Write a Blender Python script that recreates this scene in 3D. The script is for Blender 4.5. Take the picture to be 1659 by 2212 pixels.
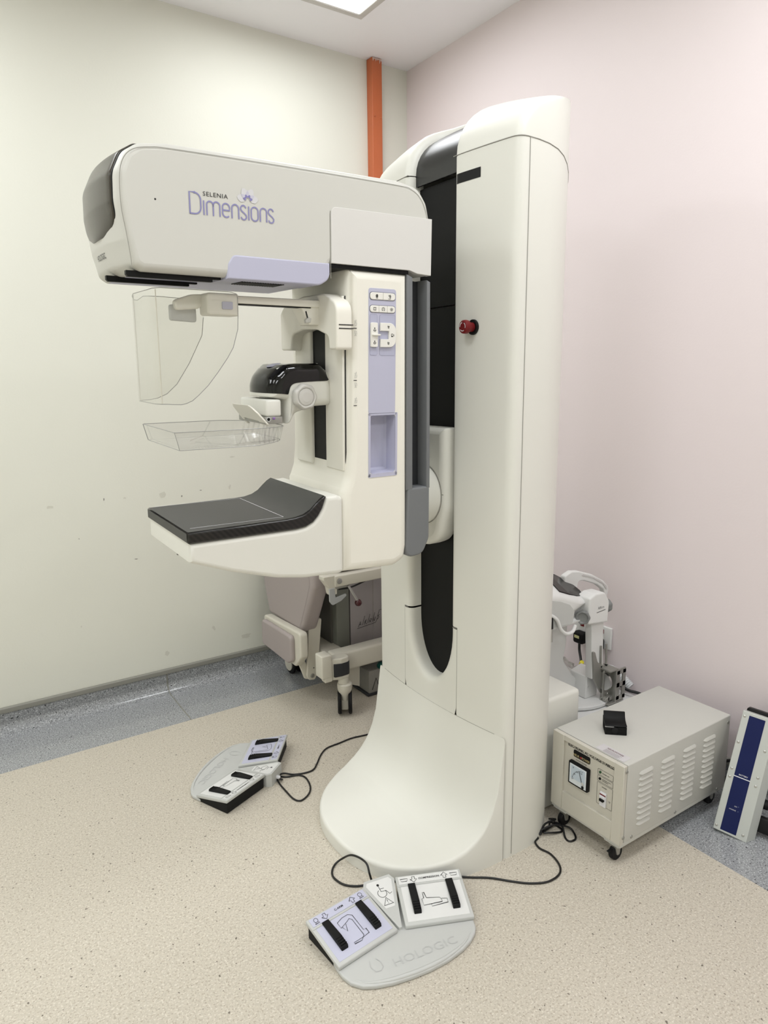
import bpy, bmesh, math, random
from mathutils import Vector, Matrix
for o in list(bpy.data.objects): bpy.data.objects.remove(o, do_unlink=True)
random.seed(7)
SC = bpy.context.scene
COL = SC.collection

# ------------------------------------------------------------------ camera
cam_d = bpy.data.cameras.new('camera'); cam = bpy.data.objects.new('camera', cam_d); COL.objects.link(cam)
yaw, pitch, roll = math.radians(56.2517), math.radians(11.0129), math.radians(-0.6412)
fw = Vector((math.cos(yaw)*math.cos(pitch), math.sin(yaw)*math.cos(pitch), -math.sin(pitch)))
r0 = Vector((math.sin(yaw), -math.cos(yaw), 0)); u0 = r0.cross(fw)
rr = math.cos(roll)*r0 + math.sin(roll)*u0; uu = -math.sin(roll)*r0 + math.cos(roll)*u0
m = Matrix((rr, uu, -fw)).transposed().to_4x4(); m.translation = Vector((0, 0, 1.49))
cam.matrix_world = m
cam_d.sensor_fit = 'VERTICAL'; cam_d.sensor_height = 24.0; cam_d.lens = 1491.07/2212*24.0
cam_d.clip_start = 0.02
SC.camera = cam

# ------------------------------------------------------------------ world, exposure
w = bpy.data.worlds.new('world'); SC.world = w; w.use_nodes = True
w.node_tree.nodes['Background'].inputs[0].default_value = (1, 1, 1, 1)
w.node_tree.nodes['Background'].inputs[1].default_value = 0.05
SC.view_settings.view_transform = 'Standard'; SC.view_settings.look = 'None'
SC.view_settings.gamma = 1.0; SC.view_settings.use_curve_mapping = False
SC.view_settings.exposure = 0.0
LAMP_POWER = 12.5
XW, YW, ZC = 2.31, 3.2, 3.045          # back wall, left wall, ceiling
X0, Y0 = -3.4, -2.6                    # walls behind the camera
LIGHTS = [(1.19, 2.23), (-0.61, 2.23), (-2.41, 2.23), (1.19, 0.43), (-0.61, 0.43), (-2.41, 0.43), (1.19, -1.37), (-0.61, -1.37), (-2.41, -1.37)]  # lowest-x column and lowest-y row are unseen panels added for fill
LP = 0.6

# ------------------------------------------------------------------ materials
def lin(c):
    return tuple(((v/255)/12.92 if v/255 <= .04045 else ((v/255+.055)/1.055)**2.4) for v in c) + (1,)
MATS = {}
def mat(name, rgb, rough=.5, metal=0.0, spec=.5, var=0.0, vscale=6.0, bump=0.0, bscale=400.0, coat=0.0, emit=None, alpha=None, aniso=None):
    if name in MATS: return MATS[name]
    M = bpy.data.materials.new(name); M.use_nodes = True; nt = M.node_tree; N = nt.nodes; L = nt.links
    p = N['Principled BSDF']
    p.inputs['Base Color'].default_value = lin(rgb); p.inputs['Roughness'].default_value = rough
    p.inputs['Metallic'].default_value = metal; p.inputs['Specular IOR Level'].default_value = spec
    p.inputs['Coat Weight'].default_value = coat; p.inputs['Coat Roughness'].default_value = .08
    tc = N.new('ShaderNodeTexCoord')
    if var:
        n = N.new('ShaderNodeTexNoise'); n.inputs['Scale'].default_value = vscale; n.inputs['Detail'].default_value = 5
        L.new(tc.outputs['Object'], n.inputs['Vector'])
        cr = N.new('ShaderNodeMapRange'); cr.inputs['To Min'].default_value = 1-var; cr.inputs['To Max'].default_value = 1+var
        L.new(n.outputs['Fac'], cr.inputs['Value'])
        mx = N.new('ShaderNodeMix'); mx.data_type = 'RGBA'; mx.blend_type = 'MULTIPLY'; mx.inputs[0].default_value = 1
        mx.inputs[6].default_value = lin(rgb); L.new(cr.outputs[0], mx.inputs[7]); L.new(mx.outputs[2], p.inputs['Base Color'])
    if bump:
        n2 = N.new('ShaderNodeTexNoise'); n2.inputs['Scale'].default_value = bscale; n2.inputs['Detail'].default_value = 2
        L.new(tc.outputs['Object'], n2.inputs['Vector'])
        b = N.new('ShaderNodeBump'); b.inputs['Strength'].default_value = bump; b.inputs['Distance'].default_value = .002
        L.new(n2.outputs['Fac'], b.inputs['Height']); L.new(b.outputs[0], p.inputs['Normal'])
    if emit:
        p.inputs['Emission Color'].default_value = (1, 1, 1, 1); p.inputs['Emission Strength'].default_value = emit
    MATS[name] = M
    return M

def mat_clear(name, tint=(244, 246, 243), gloss=.6, haze=.05, fres=1.45):
    M = bpy.data.materials.new(name); M.use_nodes = True; nt = M.node_tree; N = nt.nodes; L = nt.links
    N.remove(N['Principled BSDF']); out = N['Material Output']
    tr = N.new('ShaderNodeBsdfTransparent'); tr.inputs[0].default_value = lin(tint)
    gl = N.new('ShaderNodeBsdfGlossy'); gl.inputs['Roughness'].default_value = .05; gl.inputs[0].default_value = (gloss, gloss, gloss, 1)
    df = N.new('ShaderNodeBsdfDiffuse'); df.inputs[0].default_value = lin((225, 225, 222))
    lw = N.new('ShaderNodeLayerWeight'); lw.inputs[0].default_value = .5      # Schlick reflectance, alike from both sides
    pw = N.new('ShaderNodeMath'); pw.operation = 'POWER'; pw.inputs[1].default_value = 5; L.new(lw.outputs['Facing'], pw.inputs[0])
    f0 = ((fres-1)/(fres+1))**2
    fr = N.new('ShaderNodeMath'); fr.operation = 'MULTIPLY_ADD'; fr.inputs[1].default_value = 1-f0; fr.inputs[2].default_value = f0; L.new(pw.outputs[0], fr.inputs[0])
    m1 = N.new('ShaderNodeMixShader'); m1.inputs[0].default_value = haze
    L.new(tr.outputs[0], m1.inputs[1]); L.new(df.outputs[0], m1.inputs[2])
    m2 = N.new('ShaderNodeMixShader'); L.new(fr.outputs[0], m2.inputs[0]); L.new(m1.outputs[0], m2.inputs[1]); L.new(gl.outputs[0], m2.inputs[2])
    L.new(m2.outputs[0], out.inputs[0])
    MATS[name] = M
    return M

def mat_floor(name, base, darks, lights, dark_amt, light_amt, rough, grain=420.0):
    """speckled sheet vinyl: base tone with mottling plus dark and light chips"""
    M = bpy.data.materials.new(name); M.use_nodes = True; nt = M.node_tree; N = nt.nodes; L = nt.links
    p = N['Principled BSDF']; p.inputs['Roughness'].default_value = rough
    tc = N.new('ShaderNodeTexCoord')
    def noise(sc, det=2.0, seed=0.0):
        mp = N.new('ShaderNodeMapping'); mp.inputs['Location'].default_value = (seed, seed*1.7, 0)
        L.new(tc.outputs['Object'], mp.inputs[0])
        n = N.new('ShaderNodeTexNoise'); n.inputs['Scale'].default_value = sc; n.inputs['Detail'].default_value = det
        L.new(mp.outputs[0], n.inputs['Vector']); return n.outputs['Fac']
    def ramp(v, a, b):
        r = N.new('ShaderNodeMapRange'); r.inputs['From Min'].default_value = a; r.inputs['From Max'].default_value = b
        L.new(v, r.inputs['Value']); return r.outputs[0]
    def mix(fac, a, b):
        x = N.new('ShaderNodeMix'); x.data_type = 'RGBA'
        if hasattr(fac, 'links'): L.new(fac, x.inputs[0])
        else: x.inputs[0].default_value = fac
        for s, i in ((a, 6), (b, 7)):
            if isinstance(s, tuple): x.inputs[i].default_value = s
            else: L.new(s, x.inputs[i])
        return x.outputs[2]
    def scl(v, k):
        q = N.new('ShaderNodeMath'); q.operation = 'MULTIPLY'; q.inputs[1].default_value = k; L.new(v, q.inputs[0]); return q.outputs[0]
    c = mix(scl(ramp(noise(grain*.35, 3, 3.1), .4, .62), .5), lin(base), lin(tuple(int(v*.92) for v in base)))
    c = mix(scl(ramp(noise(grain*.6, 2, 9.2), .56, .63), light_amt), c, lin(lights))
    c = mix(scl(ramp(noise(grain*.55, 2, 21.7), .57, .64), dark_amt), c, lin(darks))
    c = mix(scl(ramp(noise(grain*.27, 1, 33.3), .715, .745), min(1, dark_amt*1.6)), c, lin(tuple(int(v*.6) for v in darks)))
    c = mix(scl(ramp(noise(1.3, 4, 5.0), .35, .75), .10), c, lin(tuple(int(v*.9) for v in base)))
    L.new(c, p.inputs['Base Color'])
    b = N.new('ShaderNodeBump'); b.inputs['Strength'].default_value = .03; b.inputs['Distance'].default_value = .001
    L.new(noise(90, 2, 1.0), b.inputs['Height']); L.new(b.outputs[0], p.inputs['Normal'])
    MATS[name] = M
    return M

WHITE = mat('machine_white', (226, 225, 217), .42, var=.012, vscale=3)
PANEL = mat('machine_panel', (205, 204, 197), .45, var=.015, vscale=4)
CREAM = mat('machine_cream', (236, 233, 222), .45)
SEAM = mat('seam_grey', (150, 148, 140), .7)
LILAC = mat('lilac_plastic', (186, 186, 206), .45)
LILACD = mat('lilac_print', (136, 134, 178), .5)
GREY = mat('grey_plastic', (118, 120, 122), .5, spec=.3)
DGREY = mat('dark_grey_plastic', (52, 53, 56), .5, spec=.3)
BLACK = mat('black_plastic', (14, 14, 14), .5, spec=.2)
SLOTB = mat('slot_black', (17, 17, 17), .55, spec=.18, bump=.1, bscale=900)
GLOSSB = mat('gloss_black', (9, 9, 9), .05, spec=.45)
CAPB = mat('smoke_brown_cap', (58, 53, 44), .25, spec=.4)
RUBBER = mat('black_rubber', (17, 17, 18), .6, spec=.25)
CABLE = mat('cable_black', (14, 14, 15), .4)
STEEL = mat('steel', (190, 190, 188), .3, metal=1.0)
SATIN = mat('satin_grey_metal', (163, 162, 156), .42, metal=.6)
BRUSHED = mat('brushed_panel', (176, 170, 170), .38, metal=.25, var=.06, vscale=2)
LGREY = mat('light_grey_plastic', (196, 197, 194), .5, var=.01)
KNOB = mat('knob_grey', (196, 194, 188), .4)
KNOBD = mat('knob_dark_grey', (126, 128, 127), .4)
RED = mat('stop_red', (112, 22, 26), .4, spec=.3)
PRINT = mat('print_black', (28, 28, 28), .6)
PRINTW = mat('print_white', (228, 228, 232), .6)
INSERTW = mat('insert_white', (226, 226, 224), .5, var=.03, vscale=30)
INSERTL = mat('insert_lilac', (196, 197, 216), .5, var=.03, vscale=30)
TOPGREY = mat('detector_grey', (64, 64, 62), .45, spec=.3, var=.02)
CASE = mat('stabilizer_paint', (199, 198, 191), .45, bump=.15, bscale=500)
CASEF = mat('stabilizer_front', (204, 200, 188), .5, bump=.1, bscale=500)
NAVY = mat('navy_panel', (14, 26, 78), .4, spec=.25)
CUSH = mat('taupe_vinyl', (170, 160, 158), .5, bump=.15, bscale=300)
FRAMEW = mat('frame_white', (214, 210, 197), .4)
ORANGE = mat('orange_paint', (194, 104, 62), .42, var=.04, vscale=12)
GREEN = mat('green_knob', (12, 92, 84), .4)
CLEAR = mat_clear('clear_acrylic', (252, 252, 251), .9, .02)
CLEARP = mat_clear('clear_polycarbonate', (250, 250, 250), 1.0, .025, 1.55)
CLEARE = mat('clear_edge', (150, 150, 146), .3)
HOOKP = mat_clear('milky_plastic', (205, 215, 232), .5, .55)
BAG = mat_clear('bag_film', (240, 238, 236), .9, .22, 1.5)
YELLOW = mat('yellow_tag', (222, 208, 50), .5)
VIOLET = mat('violet_button', (140, 106, 170), .4)

def mat_wall(name, rgb):
    M = mat(name, rgb, .55, var=.012, vscale=1.5, bump=.12, bscale=120); return M
CREAMWALL = mat_wall('cream_wall_paint', (228, 228, 217))
PINKWALL = mat_wall('pink_wall_paint', (234, 223, 224))
CEIL = mat_wall('ceiling_paint', (250, 250, 253))
BEIGE = mat_floor('beige_vinyl', (203, 195, 180), (150, 136, 118), (228, 222, 210), .55, .6, .36, 330.0)
GRANITE = mat_floor('granite_vinyl', (158, 160, 162), (84, 86, 90), (216, 218, 222), .75, .65, .11, 330.0)
CAPSTRIP = mat('cap_strip_grey', (140, 139, 131), .4)

# carbon fibre (twill) for the edge of the detector cover
def mat_carbon():
    M = bpy.data.materials.new('carbon_fibre'); M.use_nodes = True; nt = M.node_tree; N = nt.nodes; L = nt.links
    p = N['Principled BSDF']; p.inputs['Roughness'].default_value = .3; p.inputs['Specular IOR Level'].default_value = .35; p.inputs['Coat Weight'].default_value = .4
    tc = N.new('ShaderNodeTexCoord'); wv = N.new('ShaderNodeTexWave'); wv.bands_direction = 'DIAGONAL'
    wv.inputs['Scale'].default_value = 42; wv.inputs['Distortion'].default_value = .4
    L.new(tc.outputs['Object'], wv.inputs['Vector'])
    mx = N.new('ShaderNodeMix'); mx.data_type = 'RGBA'; mx.inputs[6].default_value = lin((9, 8, 8)); mx.inputs[7].default_value = lin((30, 27, 25))
    L.new(wv.outputs['Fac'], mx.inputs[0]); L.new(mx.outputs[2], p.inputs['Base Color'])
    return M
CARBON = mat_carbon()

# ------------------------------------------------------------------ builders
ORG = Vector((0, 0, 0)); XF = None
def set_org(v): 
    global ORG; ORG = Vector(v)
def set_xf(mx):
    global XF; XF = mx

def mesh_obj(name, verts, faces, material, parent=None, sharp=38, closed=True, mats=None, fmat=None):
    me = bpy.data.meshes.new(name)
    vs = []
    for v in verts:
        v = Vector(v)
        if XF is not None: v = XF @ v
        vs.append(v - ORG)
    me.from_pydata(vs, [], faces)
    if mats:
        for q in mats: me.materials.append(q)
    else: me.materials.append(material)
    if fmat:
        for i, k in enumerate(fmat): me.polygons[i].material_index = k
    bm = bmesh.new(); bm.from_mesh(me)
    if closed: bmesh.ops.remove_doubles(bm, verts=bm.verts, dist=1e-6)
    if closed: bmesh.ops.recalc_face_normals(bm, faces=bm.faces)
    ng = [f for f in bm.faces if len(f.verts) > 4]
    for f in bm.faces: f.smooth = len(f.verts) <= 4
    if ng: bmesh.ops.triangulate(bm, faces=ng, quad_method='BEAUTY', ngon_method='EAR_CLIP')
    bm.to_mesh(me); bm.free()
    flat = [not p.use_smooth for p in me.polygons]
    me.set_sharp_from_angle(angle=math.radians(sharp))
    for p, q in zip(me.polygons, flat): p.use_smooth = not q
    o = bpy.data.objects.new(name, me); COL.objects.link(o)
    if parent: o.parent = parent
    return o

def empty(name, loc, label, cat, group=None, rz=0):
    o = bpy.data.objects.new(name, None); COL.objects.link(o); o.location = loc; o.rotation_euler = (0, 0, rz)
    o.empty_display_size = .1
    tag(o, label, cat, group); return o
def tag(o, label, cat, group=None):
    o['label'] = label; o['category'] = cat
    if group: o['group'] = group
    return o
def struct(o): o['kind'] = 'structure'; return o
def lab(o, t): o['label'] = t; return o

def poly_offset(P, d):
    """inset a CCW/CW polygon by d (mitred)"""
    n = len(P); A = sum(P[i][0]*P[(i+1) % n][1]-P[(i+1) % n][0]*P[i][1] for i in range(n)); s = 1 if A > 0 else -1
    out = []
    for i in range(n):
        a, b, c = Vector(P[i-1]), Vector(P[i]), Vector(P[(i+1) % n])
        e1 = (b-a); e2 = (c-b)
        if e1.length < 1e-9: e1 = e2
        if e2.length < 1e-9: e2 = e1
        e1.normalize(); e2.normalize()
        n1 = Vector((-e1.y, e1.x))*s; n2 = Vector((-e2.y, e2.x))*s
        h = n1+n2
        if h.length < 1e-6: h = n1
        h.normalize(); k = max(.5, h.dot(n1))
        out.append(tuple(b + h*(d/k)))
    # edges that turned round (fillet smaller than the inset) collapse to one mitre point
    for _ in range(6):
        flip = [(Vector(out[(i+1) % n])-Vector(out[i])).dot(Vector(P[(i+1) % n])-Vector(P[i])) < -1e-12 for i in range(n)]
        if not any(flip) or all(flip): break
        st = next(i for i in range(n) if not flip[i]); i = st+1
        while i < st+n:
            if flip[i % n]:
                j = i
                while flip[(j+1) % n] and j-i < n: j += 1
                a, b = Vector(out[(i-1) % n]), Vector(out[i % n]); c, e = Vector(out[(j+1) % n]), Vector(out[(j+2) % n])
                d1, d2 = b-a, e-c; cr = d1.x*d2.y-d1.y*d2.x
                q = (b+c)/2
                if abs(cr) > 1e-12:
                    t = ((c.x-a.x)*d2.y-(c.y-a.y)*d2.x)/cr; q2 = a+d1*t
                    if (q2-q).length < 3*abs(d): q = q2
                for m_ in range(i, j+2): out[m_ % n] = tuple(q)
                i = j+1
            else: i += 1
    return out

def round_poly(pts, rad, seg=5):
    """pts list of (x,y) or (x,y,r) -> filleted polygon"""
    n = len(pts); out = []
    for i in range(n):
        p = Vector(pts[i][:2]); r = pts[i][2] if len(pts[i]) > 2 else rad
        a = Vector(pts[i-1][:2]); c = Vector(pts[(i+1) % n][:2])
        d1 = (a-p); d2 = (c-p); l1, l2 = d1.length, d2.length
        if r <= 0 or l1 < 1e-9 or l2 < 1e-9: out.append(tuple(p)); continue
        d1.normalize(); d2.normalize(); ang = d1.angle(d2)
        if abs(ang-math.pi) < .02: out.append(tuple(p)); continue
        t = min(r/math.tan(ang/2), l1*.49, l2*.49)
        s, e = p+d1*t, p+d2*t
        for k in range(seg+1):
            u = k/seg; q = s*(1-u)**2 + p*2*u*(1-u) + e*u*u
            out.append(tuple(q))
    return out

AX = {'y': lambda a, b, t: (a, t, b), 'x': lambda a, b, t: (t, a, b), 'z': lambda a, b, t: (a, b, t)}
def prism_data(prof, axis, t0, t1, r=0.0, seg=4, warp=None, mid=0):
    f = AX[axis]; rows = []
    if r > 0:
        sgn = 1 if t1 > t0 else -1
        rows = []
        for k in range(seg+1):
            a = math.pi/2*k/seg
            rows.append((t0+sgn*r*(1-math.cos(a)), r*(1-math.sin(a))))
        rows2 = [(t0+t1-t, d) for t, d in reversed(rows)]
        for k in range(1, mid+1): rows.append((t0+sgn*r+(t1-t0-2*sgn*r)*k/(mid+1), 0))
        rows = rows+rows2
    else: rows = [(t0, 0), (t1, 0)]
    V = []; F = []; n = len(prof)
    for t, d in rows:
        P = poly_offset(prof, d) if d > 1e-9 else prof
        for a, b in P:
            v = f(a, b, t)
            V.append(warp(v) if warp else v)
    for k in range(len(rows)-1):
        for i in range(n):
            j = (i+1) % n
            F.append((k*n+i, k*n+j, (k+1)*n+j, (k+1)*n+i))
    F.append(tuple(range(n))[::-1]); F.append(tuple((len(rows)-1)*n+i for i in range(n)))
    return V, F
def prism(name, prof, axis, t0, t1, r, material, parent=None, seg=4, warp=None, sharp=38, mid=0):
    V, F = prism_data(prof, axis, t0, t1, r, seg, warp, mid)
    return mesh_obj(name, V, F, material, parent, sharp)

def box_data(a, b, r=.004, seg=3):
    bm = bmesh.new(); bmesh.ops.create_cube(bm, size=1)
    s = [abs(b[i]-a[i]) for i in range(3)]; c = [(b[i]+a[i])/2 for i in range(3)]
    for v in bm.verts: v.co = Vector((v.co.x*s[0]+c[0], v.co.y*s[1]+c[1], v.co.z*s[2]+c[2]))
    r = min(r, min(s)*.49)
    if r > 0: bmesh.ops.bevel(bm, geom=list(bm.edges), offset=r, segments=seg, profile=.5, affect='EDGES')
    bm.verts.index_update()
    V = [tuple(v.co) for v in bm.verts]; F = [tuple(v.index for v in f.verts) for f in bm.faces]; bm.free()
    return V, F
def box(name, a, b, r, material, parent=None, seg=3, rot=None):
    V, F = box_data(a, b, r, seg)
    if rot is not None:
        c = Vector([(a[i]+b[i])/2 for i in range(3)])
        V = [tuple(c + rot @ (Vector(v)-c)) for v in V]
    return mesh_obj(name, V, F, material, parent)

def frame_of(d):
    d = Vector(d).normalized(); a = Vector((0, 0, 1)) if abs(d.z) < .9 else Vector((1, 0, 0))
    x = a.cross(d).normalized(); return x, d.cross(x)
def lathe_data(prof, c, axis, n=28):
    """prof: (radius, height) along axis"""
    x, y = frame_of(axis); d = Vector(axis).normalized(); c = Vector(c); V = []; F = []
    for r, h in prof:
        for k in range(n):
            a = 2*math.pi*k/n; V.append(tuple(c + d*h + x*(r*math.cos(a)) + y*(r*math.sin(a))))
    for i in range(len(prof)-1):
        for k in range(n):
            j = (k+1) % n; F.append((i*n+k, i*n+j, (i+1)*n+j, (i+1)*n+k))
    F.append(tuple(range(n))[::-1]); F.append(tuple((len(prof)-1)*n+k for k in range(n)))
    return V, F
def lathe(name, prof, c, axis, material, parent=None, n=28, sharp=38):
    V, F = lathe_data(prof, c, axis, n); return mesh_obj(name, V, F, material, parent, sharp)
def cyl(name, c, axis, r, h, material, parent=None, n=24, bev=.0015):
    bev = min(bev, r*.4, h*.4)
    return lathe(name, [(r-bev, 0), (r, bev), (r, h-bev), (r-bev, h)], c, axis, material, parent, n)

def catmull(P, k=6, closed=False):
    P = [Vector(p) for p in P]; n = len(P); out = []
    rng = range(n) if closed else range(n-1)
    for i in rng:
        p0 = P[i-1] if (i > 0 or closed) else P[0]*2-P[1]
        p1 = P[i]; p2 = P[(i+1) % n]; p3 = P[(i+2) % n] if (i+2 < n or closed) else P[-1]*2-P[-2]
        for s in range(k):
            t = s/k
            out.append(.5*((2*p1)+(p2-p0)*t+(2*p0-5*p1+4*p2-p3)*t*t+(3*p1-p0-3*p2+p3)*t**3))
    if not closed: out.append(P[-1])
    return out
def tube_data(P, r, n=8, flat=None, closed=False):
    P = [Vector(p) for p in P]; V = []; F = []; m_ = len(P)
    x = None
    for i, p in enumerate(P):
        if closed: d = (P[(i+1) % m_]-P[i-1])
        else: d = (P[min(i+1, m_-1)]-P[max(i-1, 0)])
        d.normalize()
        if x is None: x, y = frame_of(d)
        else:
            x = (x-d*x.dot(d)); 
            if x.length < 1e-6: x, y = frame_of(d)
            x.normalize(); y = d.cross(x)
        rad = r[i] if isinstance(r, (list, tuple)) else r
        for k in range(n):
            a = 2*math.pi*k/n; V.append(tuple(p + x*(rad*math.cos(a)) + y*(rad*math.sin(a))))
    for i in range(m_ if closed else m_-1):
        for k in range(n):
            j = (k+1) % n; q = (i+1) % m_; F.append((i*n+k, i*n+j, q*n+j, q*n+k))
    if not closed:
        F.append(tuple(range(n))[::-1]); F.append(tuple((m_-1)*n+k for k in range(n)))
    return V, F
def tube(name, P, r, material, parent=None, n=8, closed=False, sharp=50):
    V, F = tube_data(P, r, n, closed=closed); return mesh_obj(name, V, F, material, parent, sharp)
def join(*datas):
    V = []; F = []
    for v, f in datas:
        o = len(V); V += list(v); F += [tuple(i+o for i in q) for q in f]
    return V, F

def flat_strokes(polys, width, org, xd, yd, lift=.0006, closed=None):
    """polylines in 2D -> flat ribbons in the plane (org,xd,yd)"""
    org, xd, yd = Vector(org), Vector(xd), Vector(yd); nrm = xd.cross(yd).normalized(); V = []; F = []
    for P in polys:
        P = [Vector((p[0], p[1])) for p in P]
        cl = (P[0]-P[-1]).length < 1e-7
        if cl: P = P[:-1]
        n = len(P); o = len(V)
        for i in range(n):
            a = P[i-1] if (i > 0 or cl) else P[i]; b = P[(i+1) % n] if (i < n-1 or cl) else P[i]
            d = (b-a)
            if d.length < 1e-9: d = Vector((1, 0))
            d.normalize(); nn = Vector((-d.y, d.x))
            k = 1.0
            if (i > 0 or cl) and (i < n-1 or cl):
                e = (P[i]-a); 
                if e.length > 1e-9:
                    e.normalize(); c_ = abs(Vector((-e.y, e.x)).dot(nn)); k = 1/max(c_, .5)
            for s in (-1, 1):
                q = P[i]+nn*(s*width/2*k); V.append(tuple(org+xd*q.x+yd*q.y+nrm*lift))
        for i in range(n if cl else n-1):
            j = (i+1) % n; F.append((o+2*i, o+2*j, o+2*j+1, o+2*i+1))
    return V, F
def strokes(name, polys, width, org, xd, yd, material, parent=None, lift=.0006):
    V, F = flat_strokes(polys, width, org, xd, yd, lift); return mesh_obj(name, V, F, material, parent, closed=False)
def flat_poly(name, polys, org, xd, yd, material, parent=None, lift=.0006):
    org, xd, yd = Vector(org), Vector(xd), Vector(yd); nrm = xd.cross(yd).normalized(); V = []; F = []
    for P in polys:
        o = len(V); V += [tuple(org+xd*p[0]+yd*p[1]+nrm*lift) for p in P]; F.append(tuple(range(o, o+len(P))))
    return mesh_obj(name, V, F, material, parent, closed=False)
def arc(cx, cy, r, a0, a1, n=12, ry=None):
    ry = ry or r
    return [(cx+r*math.cos(math.radians(a0+(a1-a0)*k/n)), cy+ry*math.sin(math.radians(a0+(a1-a0)*k/n))) for k in range(n+1)]
def rrect(x0, y0, x1, y1, r, seg=5):
    P = round_poly([(x0, y0), (x1, y0), (x1, y1), (x0, y1)], r, seg); return P
def rrect_c(*a): 
    P = rrect(*a); return P+[P[0]]

def text(name, s, size, org, xd, yd, material, parent=None, align='LEFT', lift=.0006, xs=1.0, bold=0.0, space=1.0, warp=None):
    cu = bpy.data.curves.new(name, 'FONT'); cu.body = s; cu.size = size; cu.align_x = align; cu.align_y = 'CENTER'
    cu.resolution_u = 2; cu.offset = bold*size; cu.space_character = space
    tmp = bpy.data.objects.new(name, cu); COL.objects.link(tmp)
    bpy.context.view_layer.update()
    me = bpy.data.meshes.new_from_object(tmp.evaluated_get(bpy.context.evaluated_depsgraph_get()))
    bpy.data.objects.remove(tmp); bpy.data.curves.remove(cu)
    org, xd, yd = Vector(org), Vector(xd), Vector(yd); nrm = xd.cross(yd).normalized()
    V = [org+xd*(v.co.x*xs)+yd*v.co.y+nrm*lift for v in me.vertices]; F = [tuple(p.vertices) for p in me.polygons]
    bpy.data.meshes.remove(me)
    if warp: V = [warp(v) for v in V]
    return mesh_obj(name, V, F, material, parent, closed=False)

def copy_obj(o, name=None, parent=None, loc=None):
    c = o.copy(); COL.objects.link(c)
    if name: c.name = name
    c.parent = parent if parent else o.parent
    if loc is not None: c.location = loc
    return c
NX, NY = (0, -1, 0), (0, 0, 1)     # reading axes on a face that looks towards -X
SXD, SYD = (1, 0, 0), (0, 0, 1)    # reading axes on a face that looks towards -Y

# ================================================================== THE ROOM
def slab(name, a, b, material):
    return struct(box(name, a, b, 0, material))
STRIPE_Y, STRIPE_X = 2.853, 1.91
slab('floor', (X0, Y0, -.05), (STRIPE_X, STRIPE_Y, 0), BEIGE)
slab('wall_left', (X0, YW, -.05), (XW+.1, YW+.1, ZC), CREAMWALL)
slab('wall_back', (XW, Y0, -.05), (XW+.1, YW, ZC), PINKWALL)
slab('wall_front', (X0-.1, Y0-.1, -.05), (X0, YW+.1, ZC), CREAMWALL)
slab('wall_right', (X0, Y0-.1, -.05), (XW+.1, Y0, ZC), CREAMWALL)
slab('ceiling', (X0-.1, Y0-.1, ZC), (XW+.1, YW+.1, ZC+.1), CEIL)

# coved sheet vinyl: flat border running up the wall, with a grey cap strip on top
def cove_profile(flat):
    R_, H_ = .05, .098
    P = [(0, 0)]                     # distance from the beige edge, height
    P += [(flat-R_+R_*math.sin(a*math.pi/16), R_*(1-math.cos(a*math.pi/16))) for a in range(0, 9)]
    P += [(flat-.004, R_+.01), (flat-.003, H_)]
    return P
def cove(name, along, a0, a1, edge, wall, parent=None):
    prof = cove_profile(abs(wall-edge)); V = []; F = []; n = len(prof)
    sg = 1 if wall > edge else -1
    for t in (a0, a1):
        for d, h in prof:
            V.append((t, edge+sg*d, h) if along == 'x' else (edge+sg*d, t, h))
        for d, h in prof:                # underside, so the sheet has thickness
            V.append((t, edge+sg*(d+.002), h-.03 if d < .2 else h-.002) if along == 'x' else (edge+sg*(d+.002), t, h-.03 if d < .2 else h-.002))
    for i in range(n-1):
        F.append((i, i+1, 2*n+i+1, 2*n+i)); F.append((n+i, 3*n+i, 3*n+i+1, n+i+1))
    F.append((0, 2*n, 3*n, n)); F.append((n-1, 2*n-1, 4*n-1, 3*n-1))
    F.append(tuple(range(n))[::-1]+tuple(range(n, 2*n))); F.append(tuple(range(2*n, 3*n))+tuple(reversed(range(3*n, 4*n))))
    return mesh_obj(name, V, F, GRANITE, parent)
bl = struct(prism('baseboard_left', round_poly([(YW, .094), (YW-.013, .094), (YW-.013, .116), (YW, .122)], .004), 'x', X0, XW, 0, CAPSTRIP))
cove('vinyl_sheet', 'x', X0, .8585, STRIPE_Y, YW, bl); cove('vinyl_sheet', 'x', .8615, XW, STRIPE_Y, YW, bl)
strokes('weld_line', [[(0, 0), (0, YW-STRIPE_Y-.05)]], .004, (.860, STRIPE_Y, .0005), (1, 0, 0), (0, 1, 0), CAPSTRIP, bl)
V, F = tube_data([(.860, STRIPE_Y+d, h-.0025) for d, h in cove_profile(YW-STRIPE_Y)], .004, 6); mesh_obj('weld_bead', V, F, CAPSTRIP, bl)
bb = struct(prism('baseboard_back', round_poly([(XW, .094), (XW-.013, .094), (XW-.013, .116), (XW, .122)], .004), 'y', Y0, YW, 0, CAPSTRIP))
cove('vinyl_sheet', 'y', Y0, STRIPE_Y, STRIPE_X, XW, bb)

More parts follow.
